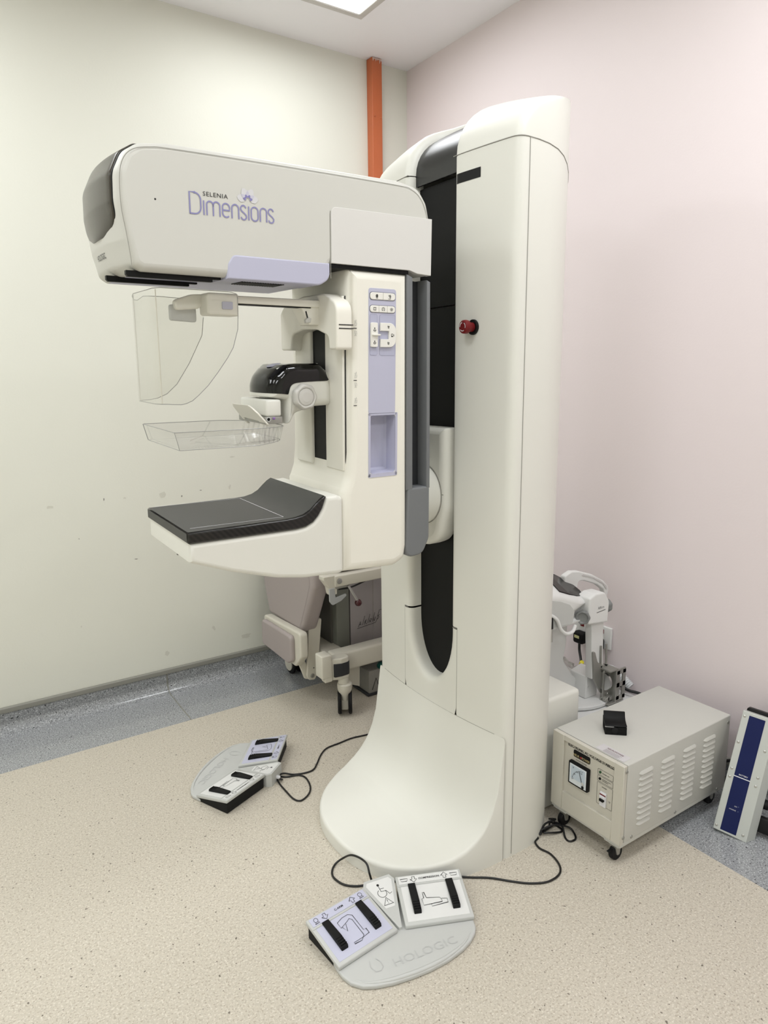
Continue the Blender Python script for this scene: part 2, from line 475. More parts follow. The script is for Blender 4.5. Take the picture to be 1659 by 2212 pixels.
# scuffs and chips on the cream wall
SCUFF = mat('wall_scuff', (213, 212, 200), .6); SCUFFD = mat('wall_chip', (140, 138, 130), .7)
wl = bpy.data.objects['wall_left']
for x, z, sx, sz, dk in [(.422, .964, .018, .006, 0), (.644, .973, .0025, .010, 1), (.733, .97, .006, .005, 0), (.907, .969, .018, .012, 0), (.991, .952, .004, .004, 1),
                     (1.085, .971, .005, .002, 1), (1.231, .972, .005, .012, 0), (.527, .811, .002, .004, 1), (.760, .683, .009, .002, 1), (.502, .411, .003, .004, 0),
                     (1.109, .271, .008, .010, 0), (.869, .196, .012, .01, 0), (1.273, .193, .03, .008, 0), (1.25, 1.12, .014, .003, 0)]:
    P = [(x+sx*(1+.5*random.uniform(-1, 1))*math.cos(2*math.pi*k/9), z+sz*(1+.6*random.uniform(-1, 1))*math.sin(2*math.pi*k/9)) for k in range(9)]
    flat_poly('scuff_mark', [P], (0, YW, 0), SXD, SYD, SCUFFD if dk else SCUFF, wl, .0008)

# ceiling light panels
def light_panel(x, y, label, k=1.0):
    e = empty('ceiling_light', (x+LP/2, y+LP/2, ZC), label, 'ceiling light', 'square ceiling light panels'); set_org(e.location)
    z = ZC
    V, F = join(box_data((x-.03, y-.03, z-.012), (x+LP+.03, y, z), .003), box_data((x-.03, y+LP, z-.012), (x+LP+.03, y+LP+.03, z), .003),
                box_data((x-.03, y, z-.012), (x, y+LP, z), .003), box_data((x+LP, y, z-.012), (x+LP+.03, y+LP, z), .003))
    mesh_obj('frame', V, F, mat('light_frame', (205, 203, 198), .5), e)
    box('diffuser', (x, y, z-.008), (x+LP, y+LP, z-.002), 0, mat('diffuser_glow', (255, 255, 255), .5, emit=3.0), e)
    ld = bpy.data.lights.new('panel_lamp', 'AREA'); ld.shape = 'SQUARE'; ld.size = LP-.02; ld.energy = LAMP_POWER*k; ld.color = (.935, .97, 1.0); ld.spread = math.radians(176)
    lo = bpy.data.objects.new('panel_lamp', ld); COL.objects.link(lo); lo.parent = e; lo.location = (0, 0, -.014)
    set_org((0, 0, 0))
HERE = 'square white ceiling light panel near the room corner, cut by the top of the picture'
OFF = 'unseen square white ceiling light panel in a grid extended for fill light'
LBL = [HERE]+[OFF]*8
for (x, y), t in zip(LIGHTS, LBL): light_panel(x, y, t, (.5 if t == HERE else 1.0))

# orange trunking in the corner
e = empty('orange_trunking', (2.09, 3.175, 0), 'orange painted vertical steel trunking running up the cream wall to the ceiling', 'trunking'); set_org(e.location)
prism('channel', round_poly([(2.062, YW), (2.064, 3.152), (2.122, 3.150), (2.124, YW)], .004), 'z', .11, ZC-.002, 0, ORANGE, e)
for x, z in ((2.078, 2.78), (2.113, 2.775)):
    lathe('rivet', [(.006, 0), (.0055, .002), (.002, .004)], (x, 3.151, z), (0, -1, 0), ORANGE, e, 12)
CHIP = mat('bare_paint', (222, 214, 205), .7)
for k in range(7):
    x0 = 2.066+.008*k; h = random.uniform(.008, .026)
    flat_poly('paint_chip', [[(x0, ZC-.004), (x0+.002, ZC-.004-h), (x0+.005, ZC-.004-h*.6), (x0+.007, ZC-.004)]], (0, 3.1495, 0), SXD, SYD, CHIP, e, .0008)
set_org((0, 0, 0))

# ================================================================== MAMMOGRAPHY MACHINE
YC = 1.735
MACH = empty('mammography_machine', (1.40, YC, 0), 'tall white mammography machine with long tube arm, column and flared base', 'mammography machine')
set_org(MACH.location)
ZCAP = 2.098
def xf(dy): return 1.332 + .030*(abs(dy)/.335)**2
def half(x): return .343 if x < 1.47 else max(.0, .343-3.0*(x-1.47)**2)
XBACK = 1.772
def capd(z):      # set-back and depth direction for heights above the cap seam
    return 0.0
def half_ring(d, edge, nF=14, nS=14):
    """points (x, dy) from the slot edge over the front corner and along the side to the back"""
    rc = .028
    xc_ = xf(.335)+d
    hw = half(min(xc_+rc, XBACK))
    P = []
    for k in range(nF+1):
        dy = edge+(max(hw-rc, edge+.001)-edge)*k/nF; P.append((min(xf(dy)+d, XBACK), dy))
    p0 = Vector(P[-1]); p2 = Vector((min(xc_+rc, XBACK), hw)); p1 = Vector((min(xf(hw)+d, XBACK), hw))
    for k in range(1, 6):
        u = k/5; q = p0*(1-u)**2+p1*2*u*(1-u)+p2*u*u; P.append((q.x, q.y))
    xs = P[-1][0]
    for k in range(1, nS+1):
        x = xs+(XBACK-xs)*(1-(1-k/nS)**1.5); P.append((x, half(x)))
    P.append((XBACK, 0))
    return P
def arch(dy): return .038*max(0, 1-(dy/.33)**2)
def sagf(x): return 1.05*max(0, min(x, 1.68)-1.40)**2
def column_rows(rows, lip, sag=-1):
    """rows: (d, z, edge, (nx,nz) depth direction)"""
    V = []; F = []
    for s in (-1, 1):
        base = len(V); n = None
        for ri, row in enumerate(rows):
            d, z, edge, (ix, iz) = row[:4]; aw = row[4] if len(row) > 4 else 0
            if lip:
                R_ = half_ring(d, edge+.022)
                pre = []
                for a, b in ((0, .058), (0, .022), (.0025, .013), (.007, .006), (.014, .0015)):
                    dy = edge+a; pre.append((min(xf(dy)+d+ix*b, XBACK), dy, z+iz*b))
                R3 = pre+[(x, dy, z) for x, dy in R_]
            else: R3 = [(x, dy, z) for x, dy in half_ring(d, edge)]
            n = len(R3)
            if aw:                       # the cap is arched from side to side
                mxd = 0; Q = []
                for x, dy, z_ in R3: mxd = max(mxd, dy); Q.append((x, dy, z_+aw*arch(mxd)))
                R3 = Q
            if ri == sag: R3 = [(x, dy, z_-sagf(x)) for x, dy, z_ in R3]
            V += [(x, YC+s*dy, z_) for x, dy, z_ in R3]
        for i in range(len(rows)-1):
            for k in range(n-1):
                a = base+i*n+k; F.append((a, a+1, a+n+1, a+n) if s < 0 else (a, a+n, a+n+1, a+1))
    return V, F
SLW = .108
DIR0 = (1, 0)
low = [(0, z, .142, DIR0) for z in (0.0, .2, .41, .55, .712)]
up = [(0, .712+(ZCAP-.002-.712)*k/12, SLW, DIR0) for k in range(13)]
V, F = join(column_rows(low, False), column_rows(up, True, len(up)-1))
mesh_obj('column_body', V, F, WHITE, MACH, 45, closed=False)
caprows = []
RC_D, RC_Z = .200, .126
for k in range(11):
    a = math.pi/2*k/10
    ed = SLW if k <= 7 else SLW*math.sqrt(max(0, 1-((k-7)/3)**2))      # the slot closes just before the ridge
    caprows.append((RC_D*(1-math.cos(a)), ZCAP+.001+RC_Z*math.sin(a), ed, (math.cos(a), -math.sin(a)), math.sin(a)))
for k in range(1, 7):
    caprows.append((RC_D+(XBACK-1.362-RC_D)*k/6, ZCAP+.001+RC_Z+.004*math.sin(math.pi/2*k/6), 0, (0, -1), 1))
V, F = column_rows(caprows, True, 0)
mesh_obj('column_cap', V, F, WHITE, MACH, 45, closed=False)
# black slot cover, following the cap
def slot_strip(name, rows, material, hw=.112, dep=.045):
    V = []; F = []; n = 9
    for off in (0, .006):
        for row in rows:
            d, z, e_, (ix, iz) = row[:4]; aw = row[4] if len(row) > 4 else 0
            for k in range(n):
                dy = -hw+2*hw*k/(n-1); b = dep+off
                V.append((xf(0)+.006+d+ix*b, YC+dy, z+iz*b+aw*arch(dy)))
    m_ = len(rows)*n
    for i in range(len(rows)-1):
        for k in range(n-1):
            a = i*n+k; F.append((a, a+1, a+n+1, a+n)); F.append((m_+a, m_+a+n, m_+a+n+1, m_+a+1))
    return mesh_obj(name, V, F, material, MACH, 50, closed=True)
slot_strip('slot_cover', [(0, z, 0, DIR0) for z in (.50, .9, 1.3, 1.70)], SLOTB)
slot_strip('slot_cover', [(-.003, z, 0, DIR0) for z in (1.704, 1.9, 2.06)], SLOTB)
slot_strip('slot_cover_top', [(0, 2.066, 0, DIR0)]+caprows[:11], mat('slot_satin_black', (26, 26, 27), .30), dep=.026)
# lower front panel with the rounded end of the slot
def lower_panel():
    V = []; F = []; n = 25; oy, oz0 = .1405, .413
    inner = []
    H = .185; ZT = .706
    for k in range(n):
        a = math.pi*k/(n-1)      # from right (+a) to left around the bottom
        inner.append((-SLW*math.cos(a), ZT-.02-H*math.sin(a)))
    inner = [(-SLW, ZT)]+inner+[(SLW, ZT)]
    outer = []
    for (dy, z) in inner:
        pass
    N_ = len(inner)
    # outer boundary points distributed along the rectangle
    per = [(-oy, ZT), (-oy, oz0), (oy, oz0), (oy, ZT)]
    L_ = [ZT-oz0, 2*oy, ZT-oz0]; tot = sum(L_)
    def onper(t):
        s = t*tot
        for i in range(3):
            if s <= L_[i]+1e-9:
                u = s/L_[i]; return (per[i][0]+(per[i+1][0]-per[i][0])*u, per[i][1]+(per[i+1][1]-per[i][1])*u)
            s -= L_[i]
        return per[3]
    outer = [onper(i/(N_-1)) for i in range(N_)]
    rows = []
    nrm = []
    for i in range(N_):
        a = Vector(inner[max(i-1, 0)]); b = Vector(inner[min(i+1, N_-1)]); t = (b-a).normalized(); nrm.append(Vector((t.y, -t.x)))
    for a, b in ((0, .058), (0, .022), (.003, .013), (.008, .006), (.016, .0015), (.026, 0)):
        rows.append([(inner[i][0]+(nrm[i].x if False else nrm[i].x)*a*1.0, inner[i][1]+nrm[i].y*a, b) for i in range(N_)])
    for u in (.35, .7, 1):
        rows.append([(rows[5][i][0]*(1-u)+outer[i][0]*u, rows[5][i][1]*(1-u)+outer[i][1]*u, 0) for i in range(N_)])
    for R_ in rows:
        for y, z, b in R_:
            y = max(-oy, min(oy, y)); V.append((xf(y)+b-.0004, YC+y, z))
    for i in range(len(rows)-1):
        for k in range(N_-1):
            a = i*N_+k; F.append((a, a+1, a+N_+1, a+N_))
    return mesh_obj('lower_front_panel', V, F, WHITE, MACH, 50, closed=True)
lower_panel()
# seams on the column
def front_seam(P, w_=.0022):
    V, F = tube_data([(xf(dy)+.0004, YC+dy, z) for dy, z in P], w_/2, 5); mesh_obj('seam', V, F, SEAM, MACH)
front_seam([(-.141, z) for z in (.42, .55, .705)]); front_seam([(.141, z) for z in (.42, .55, .705)])
front_seam([(.12, .709), (.141, .709)]); front_seam([(-.12, .709), (-.141, .709)])
front_seam([(-.30+.6*k/20, .4135) for k in range(21)])
for s in (-1, 1):
    V, F = tube_data([(1.398, YC+s*.3435, z) for z in (.01, 1, ZCAP)], .0012, 5); mesh_obj('seam', V, F, SEAM, MACH)
    R_ = half_ring(0, SLW)
    V, F = tube_data([(x-.0003, YC+s*(dy+.0004), ZCAP-.0005-sagf(x)) for x, dy in R_ if x < 1.70], .0012, 5); mesh_obj('seam', V, F, SEAM, MACH)
# black window strip and emergency stop on the column front
V = []; F = []
for z in (2.022, 2.048):
    for k in range(11):
        dy = -.112-.102*k/10; a_ = -dy-SLW
        lipd = 0 if a_ > .022 else (.0015*(.022-a_)/.008 if a_ > .014 else (.0015+.0045*(.014-a_)/.007 if a_ > .007 else .006+.007*(.007-a_)/.0045))
        V.append((xf(dy)+lipd-.0008, YC+dy, z))
for k in range(10): F.append((k, k+1, 12+k, 11+k))
mesh_obj('display_window', V, F, BLACK, MACH, closed=False)
ys, zs = 1.540, 1.628; xs_ = xf(ys-YC)
ES = cyl('emergency_stop', (xs_+.002, ys, zs), (-1, 0, 0), .0215, .008, BLACK, MACH, 28)
lab(ES, 'red mushroom emergency stop button')
lathe('stop_button', [(.013, .006), (.0135, .02), (.0185, .024), (.0195, .030), (.0185, .038), (.015, .0405)], (xs_, ys, zs), (-1, 0, 0), RED, ES, 28)
AR = []
for k in range(3):
    AR.append(arc(0, 0, .0115, 100+120*k, 180+120*k, 8))
strokes('stop_arrows', AR, .0022, (xs_-.0405, ys, zs), NX, NY, PRINTW, ES)

# base flare
PX = [(.957, .046), (1.03, .049), (1.10, .054), (1.18, .065), (1.227, .083), (1.262, .105), (1.287, .132), (1.307, .160), (1.325, .200), (1.338, .245), (1.348, .290), (1.355, .345), (1.36, .413)]
def Hx(x):
    if x <= PX[0][0]: return PX[0][1]
    for (a, za), (b, zb) in zip(PX, PX[1:]):
        if x <= b: return za+(zb-za)*(x-a)/(b-a)
    return PX[-1][1]
def foot(t, off=0):
    a_, b_, n_ = 1.362-.957-off, .3415-off, 2.35
    c_, s_ = math.cos(t), math.sin(t)
    return (1.362-a_*max(c_, 0)**(2/n_), b_*abs(s_)**(2/n_)*(1 if s_ >= 0 else -1))
def bulge(x, dy): return .030*max(0, 1-(dy/.335)**2)*max(0, (x-.957)/(1.362-.957))**2
TN = 44
ts = [math.pi/2*((k/TN)) for k in range(TN+1)]
offs = [(0, None), (0, .012), (.0015, .006), (.005, .0017), (.010, 0)]
V = []; F = []
for off, drop in offs:
    for t in [-q for q in reversed(ts)]+ts[1:]:
        x, dy = foot(t, off); z = 0 if drop is None else Hx(x)-drop
        if drop is None: pass
        V.append((x-bulge(x, dy)*(0 if drop is None else 1), YC+dy, max(z, 0)))
M_ = 2*TN+1
for k in range(len(offs)-1):
    for i in range(M_-1): F.append((k*M_+i, k*M_+i+1, (k+1)*M_+i+1, (k+1)*M_+i))
off0 = (len(offs)-1)*M_; W_ = 28; grid = len(V)
for i, t in enumerate(ts):
    x, b_ = foot(t, .010)
    for j in range(1, W_):
        dy = -b_+2*b_*j/W_; V.append((x-bulge(x, dy), YC+dy, Hx(x)))
def gi(i, j):
    if j == 0: return off0+TN-i
    if j == W_: return off0+TN+i
    return grid+i*(W_-1)+j-1
for i in range(TN):
    for j in range(W_): F.append((gi(i, j), gi(i, j+1), gi(i+1, j+1), gi(i+1, j)))
mesh_obj('base_flare', V, F, WHITE, MACH, 60)
box('rear_housing', (1.60, 1.497, 0), (1.822, 1.973, .413), .014, WHITE, MACH)

# carriage in the slot and pivot boss
prism('carriage', round_poly([(YC-.103, 1.338, .008), (YC+.103, 1.338, .008), (YC+.103, 1.09, .10), (YC+.075, .985, .07), (YC, .955, .05), (YC-.075, .985, .07), (YC-.103, 1.09, .10)], .02, 8), 'x', 1.308, 1.385, .02, WHITE, MACH)
strokes('seam', [[(-.103, 0), (-.07, -.0)]], .002, (1.3115, YC, 1.135), (0, 1, 0), (0, 0, 1), SEAM, MACH, -.002)
lathe('pivot_boss', [(.05, -.01), (.093, -.008), (.096, .02), (.094, .06), (.088, .09), (.07, .10)], (1.31, YC, 1.128), (-1, 0, 0), WHITE, MACH, 48)
V, F = tube_data([(1.3075, YC+.0965*math.cos(a*math.pi/24), 1.128+.0965*math.sin(a*math.pi/24)) for a in range(48)], .0012, 5, closed=True); mesh_obj('seam', V, F, SEAM, MACH)
box('pivot_block', (1.19, 1.64, 1.02), (1.25, 1.83, 1.24), .02, WHITE, MACH)

# ---------------------------------------------------------------- C-arm, rotated a little about the pivot axis
PV = Vector((0, YC, 1.2)); set_xf(Matrix.Translation(PV) @ Matrix.Rotation(math.radians(1.7), 4, 'X') @ Matrix.Translation(-PV))
YR, YL = 1.568, 1.902
prof = [(.418, 1.7225, .02), (.398, 1.733, .02), (.384, 1.785, .05), (.374, 1.86, .1), (.376, 1.915, .05), (.395, 1.955, .04), (.43, 1.975, .05), (.50, 1.983, .2), (1.09, 1.990, .1), (1.155, 1.980, .05), (1.183, 1.945, .05), (1.195, 1.90, .05), (1.195, 1.764, .004), (1.15, 1.766, .01), (1.125, 1.7715, .02), (.888, 1.7715, .006), (.885, 1.735, .03), (.855, 1.7225, .03)]
def dense(P, L_=.008):
    out = []
    for i in range(len(P)):
        a, b = Vector(P[i]), Vector(P[(i+1) % len(P)]); n_ = max(1, int((b-a).length/L_)) if max(a.x, b.x) < .52 else 1
        out += [tuple(a.lerp(b, k/n_)) for k in range(n_)]
    return out
ARMP = dense(round_poly(prof, .02, 5))
def nose(x, y):      # the nose is bowed in plan
    k = min(1, max(0, (.50-x)/.11)); u_ = (y-YC)/.167
    return (x+.019*u_*u_*k, y)
def warp_arm(v):
    x, y, z = v
    if x < .50:
        x, y = nose(x, y)
    return (x, y, z)
prism('tube_arm', ARMP, 'y', YR, YL, .016, PANEL, MACH, 5, warp_arm, mid=12)
# smoked cap on the nose
cp = [(.379, 1.797), (.371, 1.86), (.3725, 1.915), (.392, 1.9575), (.428, 1.978), (.478, 1.985), (.50, 1.975), (.44, 1.965), (.40, 1.94), (.392, 1.90), (.389, 1.80)]
cpr = dense(round_poly(cp, .03, 4), .005)
def warp_cap(v):
    x, y, z = v
    x, y = nose(x, y)
    if z < 1.85: y = YC+(y-YC)*(1-.45*((1.85-z)/.053)**3)
    return (x, y, z)
prism('tube_cap', cpr, 'y', YR+.030, YL-.030, .006, CAPB, MACH, 3, warp_cap, mid=14)
cb = poly_offset(cpr, .0022)
prism('cap_gasket', cb, 'y', YR+.025, YL-.025, .004, BLACK, MACH, 3, warp_cap, mid=14)
tube('top_cover_line', [(.53, YR+.020, 1.9828), (.80, YR+.020, 1.9862), (1.07, YR+.020, 1.9895)], .0010, PRINT, MACH, 5)
# panel outline on the side of the arm
ol = [(.409, 1.728), (.408, 1.75), (.402, 1.80), (.396, 1.845), (.3965, 1.90), (.405, 1.935), (.425, 1.957), (.46, 1.967), (.52, 1.971), (.8, 1.975), (1.08, 1.976), (1.13, 1.971), (1.16, 1.952), (1.178, 1.92), (1.182, 1.903)]
olc = [(p.x, p.y) for p in catmull([(a, b, 0) for a, b in ol], 5)]
strokes('panel_line', [olc], .0016, (0, YR-.0002, 0), SXD, SYD, SEAM, MACH)
# rear cover
prism('rear_cover', round_poly([(.888, 1.773, 0), (.888, 1.903, .018), (1.196, 1.907, 0), (1.196, 1.764, 0), (1.15, 1.766, .01), (1.125, 1.773, .02)], .01), 'y', YR-.0025, YR+.02, .001, mat('rear_cover_white', (216, 214, 210), .45), MACH)
strokes('panel_line', [round_poly([(.8865, 1.737, 0), (.8865, 1.9045, .018), (1.196, 1.9085, 0)], .0)[0:3]], .0016, (0, YR-.0003, 0), SXD, SYD, SEAM, MACH)
box('arm_gap', (.889, YR+.004, 1.763), (1.125, YL-.004, 1.772), 0, BLACK, MACH)
# lilac lower cover with the vent
LV = prism('vent_cover', round_poly([(.884, 1.772, 0), (.884, 1.735, .028), (.855, 1.7185, .03), (.617, 1.7185, 0), (.621, 1.752, .015), (.634, 1.772, .016)], .01), 'y', YR-.002, YR+.10, .004, LILAC, MACH)
prism('underside', round_poly([(.43, 1.7215), (.86, 1.7215), (.86, 1.73), (.43, 1.73)], .002), 'y', YR+.10, YL-.03, 0, LILAC, MACH)
for k in range(17):
    x = .665+.0066*k
    V, F = prism_data([(x, 1.7168), (x+.0034, 1.7168), (x+.0034, 1.7205), (x, 1.7205)], 'y', YR+.03, YR+.095, 0); mesh_obj('vent_slot', V, F, BLACK, LV)
# black filter rails underneath the nose
for y0, xa, xb in ((YR+.022, .402, .612), (YR+.148, .39, .60)):
    prism('filter_rail', round_poly([(xa, 1.7245), (xb, 1.7245), (xb, 1.7175), (xb-.02, 1.7175), (xb-.02, 1.7115), (xa+.004, 1.7115), (xa, 1.716)], .001), 'y', y0, y0+.014, .001, BLACK, MACH)
cyl('screw', (.4445+.022, YR+.0003, 1.868), (0, -1, 0), .0022, .0006, PRINT, MACH, 10)
# logo on the arm: word mark drawn as strokes, flower as overlapping petals
u = .1985/1310; ox, oz = .539, 1.8485
def S(cx_, h): return [(cx_+40, h-35), (cx_+22, h-8), (cx_, h), (cx_-24, h-6), (cx_-42, h-28), (cx_-44, h-55), (cx_-28, h-80), (cx_+25, 80), (cx_+44, 55), (cx_+42, 28), (cx_+22, 6), (cx_, 0), (cx_-24, 8), (cx_-42, 35)]
def Nn(x0, x1, h): return [[(x0, 0), (x0, h)], [(x0, h-60)]+arc((x0+x1)/2, h-(x1-x0)/2, (x1-x0)/2, 180, 0, 10)+[(x1, 0)]]
word = [[(145, 0), (145, 290), (215, 290)]+arc(215, 195, 92, 90, 0, 8)+[(307, 95)]+arc(215, 95, 92, 0, -90, 8)+[(145, 3), (145, 0)],
        [(350, 0), (350, 195)]]
word += [[(395, 0), (395, 120)]+arc(443, 145, 48, 180, 0, 10)+[(491, 0)], [(491, 120)]+arc(541, 145, 50, 180, 0, 10)+[(591, 0)]]
word += [[(632, 100), (740, 100)]+arc(686, 138, 54, 0, 180, 10)+arc(686, 60, 54, 180, 320, 12)]
word += [[(775, 0), (775, 140)]+arc(828, 142, 53, 180, 0, 10)+[(881, 0)], S(958, 198), [(1040, 0), (1040, 195)],
         arc(1135, 138, 55, 0, 180, 10)+arc(1135, 55, 55, 180, 360, 10)+[(1190, 138)], [(1225, 0), (1225, 140)]+arc(1277, 142, 52, 180, 0, 10)+[(1329, 0)], S(1402, 198)]
strokes('word_mark', [[((x-140)*u, y*u) for x, y in P] for P in word], 20*u, (ox, YR-.0003, oz), SXD, SYD, LILACD, MACH)
text('maker_line', 'SELENIA', .0128, (.5695, YR-.0003, 1.8915), SXD, SYD, PRINT, MACH, xs=1.12, space=1.12)
fx, fz = (1030-140)*u, 285*u
def petal(ang, L_, wd, r_in=.0): 
    P = [(r_in, 0), (L_*.35, wd*.8), (L_*.65, wd), (L_*.93, wd*.45), (L_, 0), (L_*.93, -wd*.45), (L_*.65, -wd), (L_*.35, -wd*.8)]
    c_, s_ = math.cos(math.radians(ang)), math.sin(math.radians(ang))
    return [(fx+x*c_-y*s_, fz+x*s_+y*c_) for x, y in P]
PT = [mat('petal_pale', (209, 208, 210), .5), mat('petal_mid', (196, 194, 208), .5), mat('petal_dark', (128, 124, 176), .5)]
for k, a in enumerate((8, 172)): flat_poly('petal', [petal(a, .0255, .0085, .004)], (ox, YR-.0003, oz), SXD, SYD, PT[0], MACH, .0006)
for k, a in enumerate((63, 117)): flat_poly('petal', [petal(a, .0255, .0085, .004)], (ox, YR-.0003, oz), SXD, SYD, PT[0], MACH, .0008)
for k, a in enumerate((33, 90, 147)): flat_poly('petal', [petal(a, .018, .0042, .003)], (ox, YR-.0003, oz), SXD, SYD, PT[1], MACH, .0010)
for a in (10, 62, 118, 170): flat_poly('petal', [petal(a, .0115, .0032, .0055)], (ox, YR-.0003, oz), SXD, SYD, PT[2], MACH, .0012)
def nose_wrap(v):
    x, y, z = v; u_ = (y-YC)/.167; return (.398-(z-1.733)*.27+.019*u_*u_-.0009, y, z)
text('nose_mark', 'HOLOGIC', .017, (.38, YC+.01, 1.7645), NX, NY, PRINT, MACH, align='CENTER', xs=1.05, lift=0, warp=nose_wrap)

# ---------------------------------------------------------------- pylon and detector
PYP = round_poly([(.916, .972, 0), (1.09, .961, .03), (1.128, .978, .03), (1.135, 1.02, .02), (1.124, 1.766, .004), (.938, 1.768, .01), (.938, 1.30, .05), (.932, 1.235, .05), (.921, 1.205, .02), (.916, 1.195, .0)], .01, 6)
PY = prism('pylon', PYP, 'y', YR, YL+.003, .026, CREAM, MACH, 5)
# pocket cut into the side of the pylon for the tray
cutV, cutF = prism_data(rrect(1.0035, 1.238, 1.0845, 1.3965, .008), 'y', YR-.02, YR+.045, 0)
ct = mesh_obj('cut', cutV, cutF, CREAM, MACH)
bpy.context.view_layer.update()
md = PY.modifiers.new('b', 'BOOLEAN'); md.object = ct; md.operation = 'DIFFERENCE'; md.solver = 'EXACT'
bpy.context.view_layer.update()
nm = bpy.data.meshes.new_from_object(PY.evaluated_get(bpy.context.evaluated_depsgraph_get()))
PY.modifiers.clear(); PY.data = nm; bpy.data.objects.remove(ct)
# side control strip: plate with the window of the pocket left open
CP = prism('control_strip', rrect(.997, 1.3995, 1.083, 1.722, .008), 'y', YR-.0012, YR+.004, .0006, LILAC, MACH)
lab(CP, 'lilac control strip with pale symbol buttons')
V, F = join(prism_data(rrect(.997, 1.230, 1.0035, 1.402, .002), 'y', YR-.0012, YR+.003, 0), prism_data(rrect(1.0845, 1.230, 1.091, 1.402, .002), 'y', YR-.0012, YR+.003, 0),
            prism_data(rrect(.997, 1.228, 1.091, 1.2385, .004), 'y', YR-.0012, YR+.003, 0), prism_data(rrect(.997, 1.396, 1.0875, 1.402, .002), 'y', YR-.0012, YR+.003, 0))
mesh_obj('pocket_rim', V, F, LILAC, MACH)
# pocket liner (open box)
y0, y1 = YR, YR+.043
pp = rrect(1.0037, 1.2382, 1.0843, 1.3963, .008); pi = poly_offset(pp, .004); n = len(pp)
V = [(a, y0, b) for a, b in pp]+[(a, y1-.006, b) for a, b in pi]+[(a, y1, b) for a, b in poly_offset(pp, .010)]
F = [(i, (i+1) % n, n+(i+1) % n, n+i) for i in range(n)]+[(n+i, n+(i+1) % n, 2*n+(i+1) % n, 2*n+i) for i in range(n)]+[tuple(range(2*n, 3*n))]
mesh_obj('pocket_liner', V, F, LILAC, MACH, closed=False)
# buttons
YB = YR-.0012
SHADE = mat('button_gap', (96, 96, 108), .6); BTN = mat('button_white', (233, 231, 224), .42)
def button(name, P, h, parent=CP, r=.0012): return prism(name, P, 'y', YB-h, YB+.001, r, BTN, parent, 3)
for z0, z1, cuts in ((1.6935, 1.7115, (1.0005, 1.041, 1.0795)), (1.662, 1.679, (1.0005, 1.028, 1.0545, 1.0795))):
    flat_poly('button_gap', [rrect(cuts[0]-.0012, z0-.0012, cuts[-1]+.0012, z1+.0012, .009)], (0, YB, 0), SXD, SYD, SHADE, CP, .0004)
    for k in range(len(cuts)-1):
        a, b = cuts[k]+.0003, cuts[k+1]-.0003; rl = .0085 if k == 0 else .0008; rr_ = .0085 if k == len(cuts)-2 else .0008
        button('button', round_poly([(a, z0, rl), (b, z0, rr_), (b, z1, rr_), (a, z1, rl)], .001, 5), .0022)
GROOVE = mat('lilac_recess', (178, 179, 200), .5)
for a, b in ((1.001, 1.0235), (1.031, 1.0805)):
    flat_poly('recess', [rrect(a, 1.553, b, 1.657, .006)], (0, YB, 0), SXD, SYD, GROOVE, CP, .0003)
    strokes('recess_edge', [rrect_c(a, 1.553, b, 1.657, .006)], .0010, (0, YB, 0), SXD, SYD, mat('lilac_edge', (160, 160, 184), .5), CP, .0005)
button('rocker_button', rrect(1.0015, 1.574, 1.0225, 1.636, .004), .006); button('rocker_fin', rrect(1.004, 1.603, 1.028, 1.607, .0015), .012)
P = [(1.031, 1.574), (1.060, 1.574)]+arc(1.060, 1.594, .02, -90, 0, 6)+[(1.080, 1.616)]+arc(1.060, 1.616, .02, 0, 90, 6)+[(1.031, 1.636), (1.031, 1.6155), (1.058, 1.6155), (1.058, 1.5945), (1.031, 1.5945)]
button('c_shaped_button', P, .006)
def icon(polys, x, z, s, lift, wd=.0011): strokes('symbol', [[(px*s, pz*s) for px, pz in q] for q in polys], wd, (x, YB-lift, z), SXD, SYD, PRINT, CP, .0005)
SUN = [arc(0, 0, .3, 0, 360, 12)]+[[(.5*math.cos(a*math.pi/4), .5*math.sin(a*math.pi/4)), (.75*math.cos(a*math.pi/4), .75*math.sin(a*math.pi/4))] for a in range(8)]
SQ = [[(-.5, -.5), (.5, -.5), (.5, .5), (-.5, .5), (-.5, -.5)]]+[[(x-.15, z), (x+.15, z)] for x in (-.5, .5) for z in (-.5, .5)]
HP = [arc(0, 0, .6, -50, 230, 14), [(-.6, -.5), (-.15, -.5)], [(.6, -.5), (.15, -.5)], [(0, .2), (0, -.1)]]
GLOBE = [arc(0, .1, .5, 0, 360, 12), [(-.5, -.7), (.5, -.7)], [(-.35, .1), (.35, .1)], [(-.4, -.1), (.4, -.1)], [(-.3, .35), (.3, .35)], [(0, .75), (0, -.4)]]
TOOL = [[(-.5, .6), (.2, -.3)], [(.4, .8), (.4, -.8)], [(.4, -.8), (-.6, -.8)], [(.7, .3), (.2, .1), (.7, -.1)], arc(.05, .5, .12, 0, 360, 6)]
icon(GLOBE, 1.021, 1.7022, .0065, .0022); icon(TOOL, 1.0605, 1.7022, .0068, .0022)
icon(SQ, 1.0145, 1.6705, .0065, .0022); icon(HP, 1.041, 1.6705, .0068, .0022); icon(SUN, 1.067, 1.6705, .0065, .0022)
BOWL = [[(-.7, 0), (.7, 0)], arc(0, 0, .5, 180, 360, 10)]
for z, up_ in ((1.617, 1), (1.585, 1)): icon(BOWL+[[(0, .3), (0, .9)], [(-.25, .6), (0, .95), (.25, .6)] if z > 1.6 else [(-.25, .6), (0, .3), (.25, .6)]], 1.012, z, .0065, .006)
icon([arc(0, .1, .5, -60, 240, 12), [(-.5, -.6), (.5, -.6)], [(-.5, -.35), (.5, -.35)], [(.9, .4), (.9, -.4)]], 1.067, 1.605, .0062, .006)
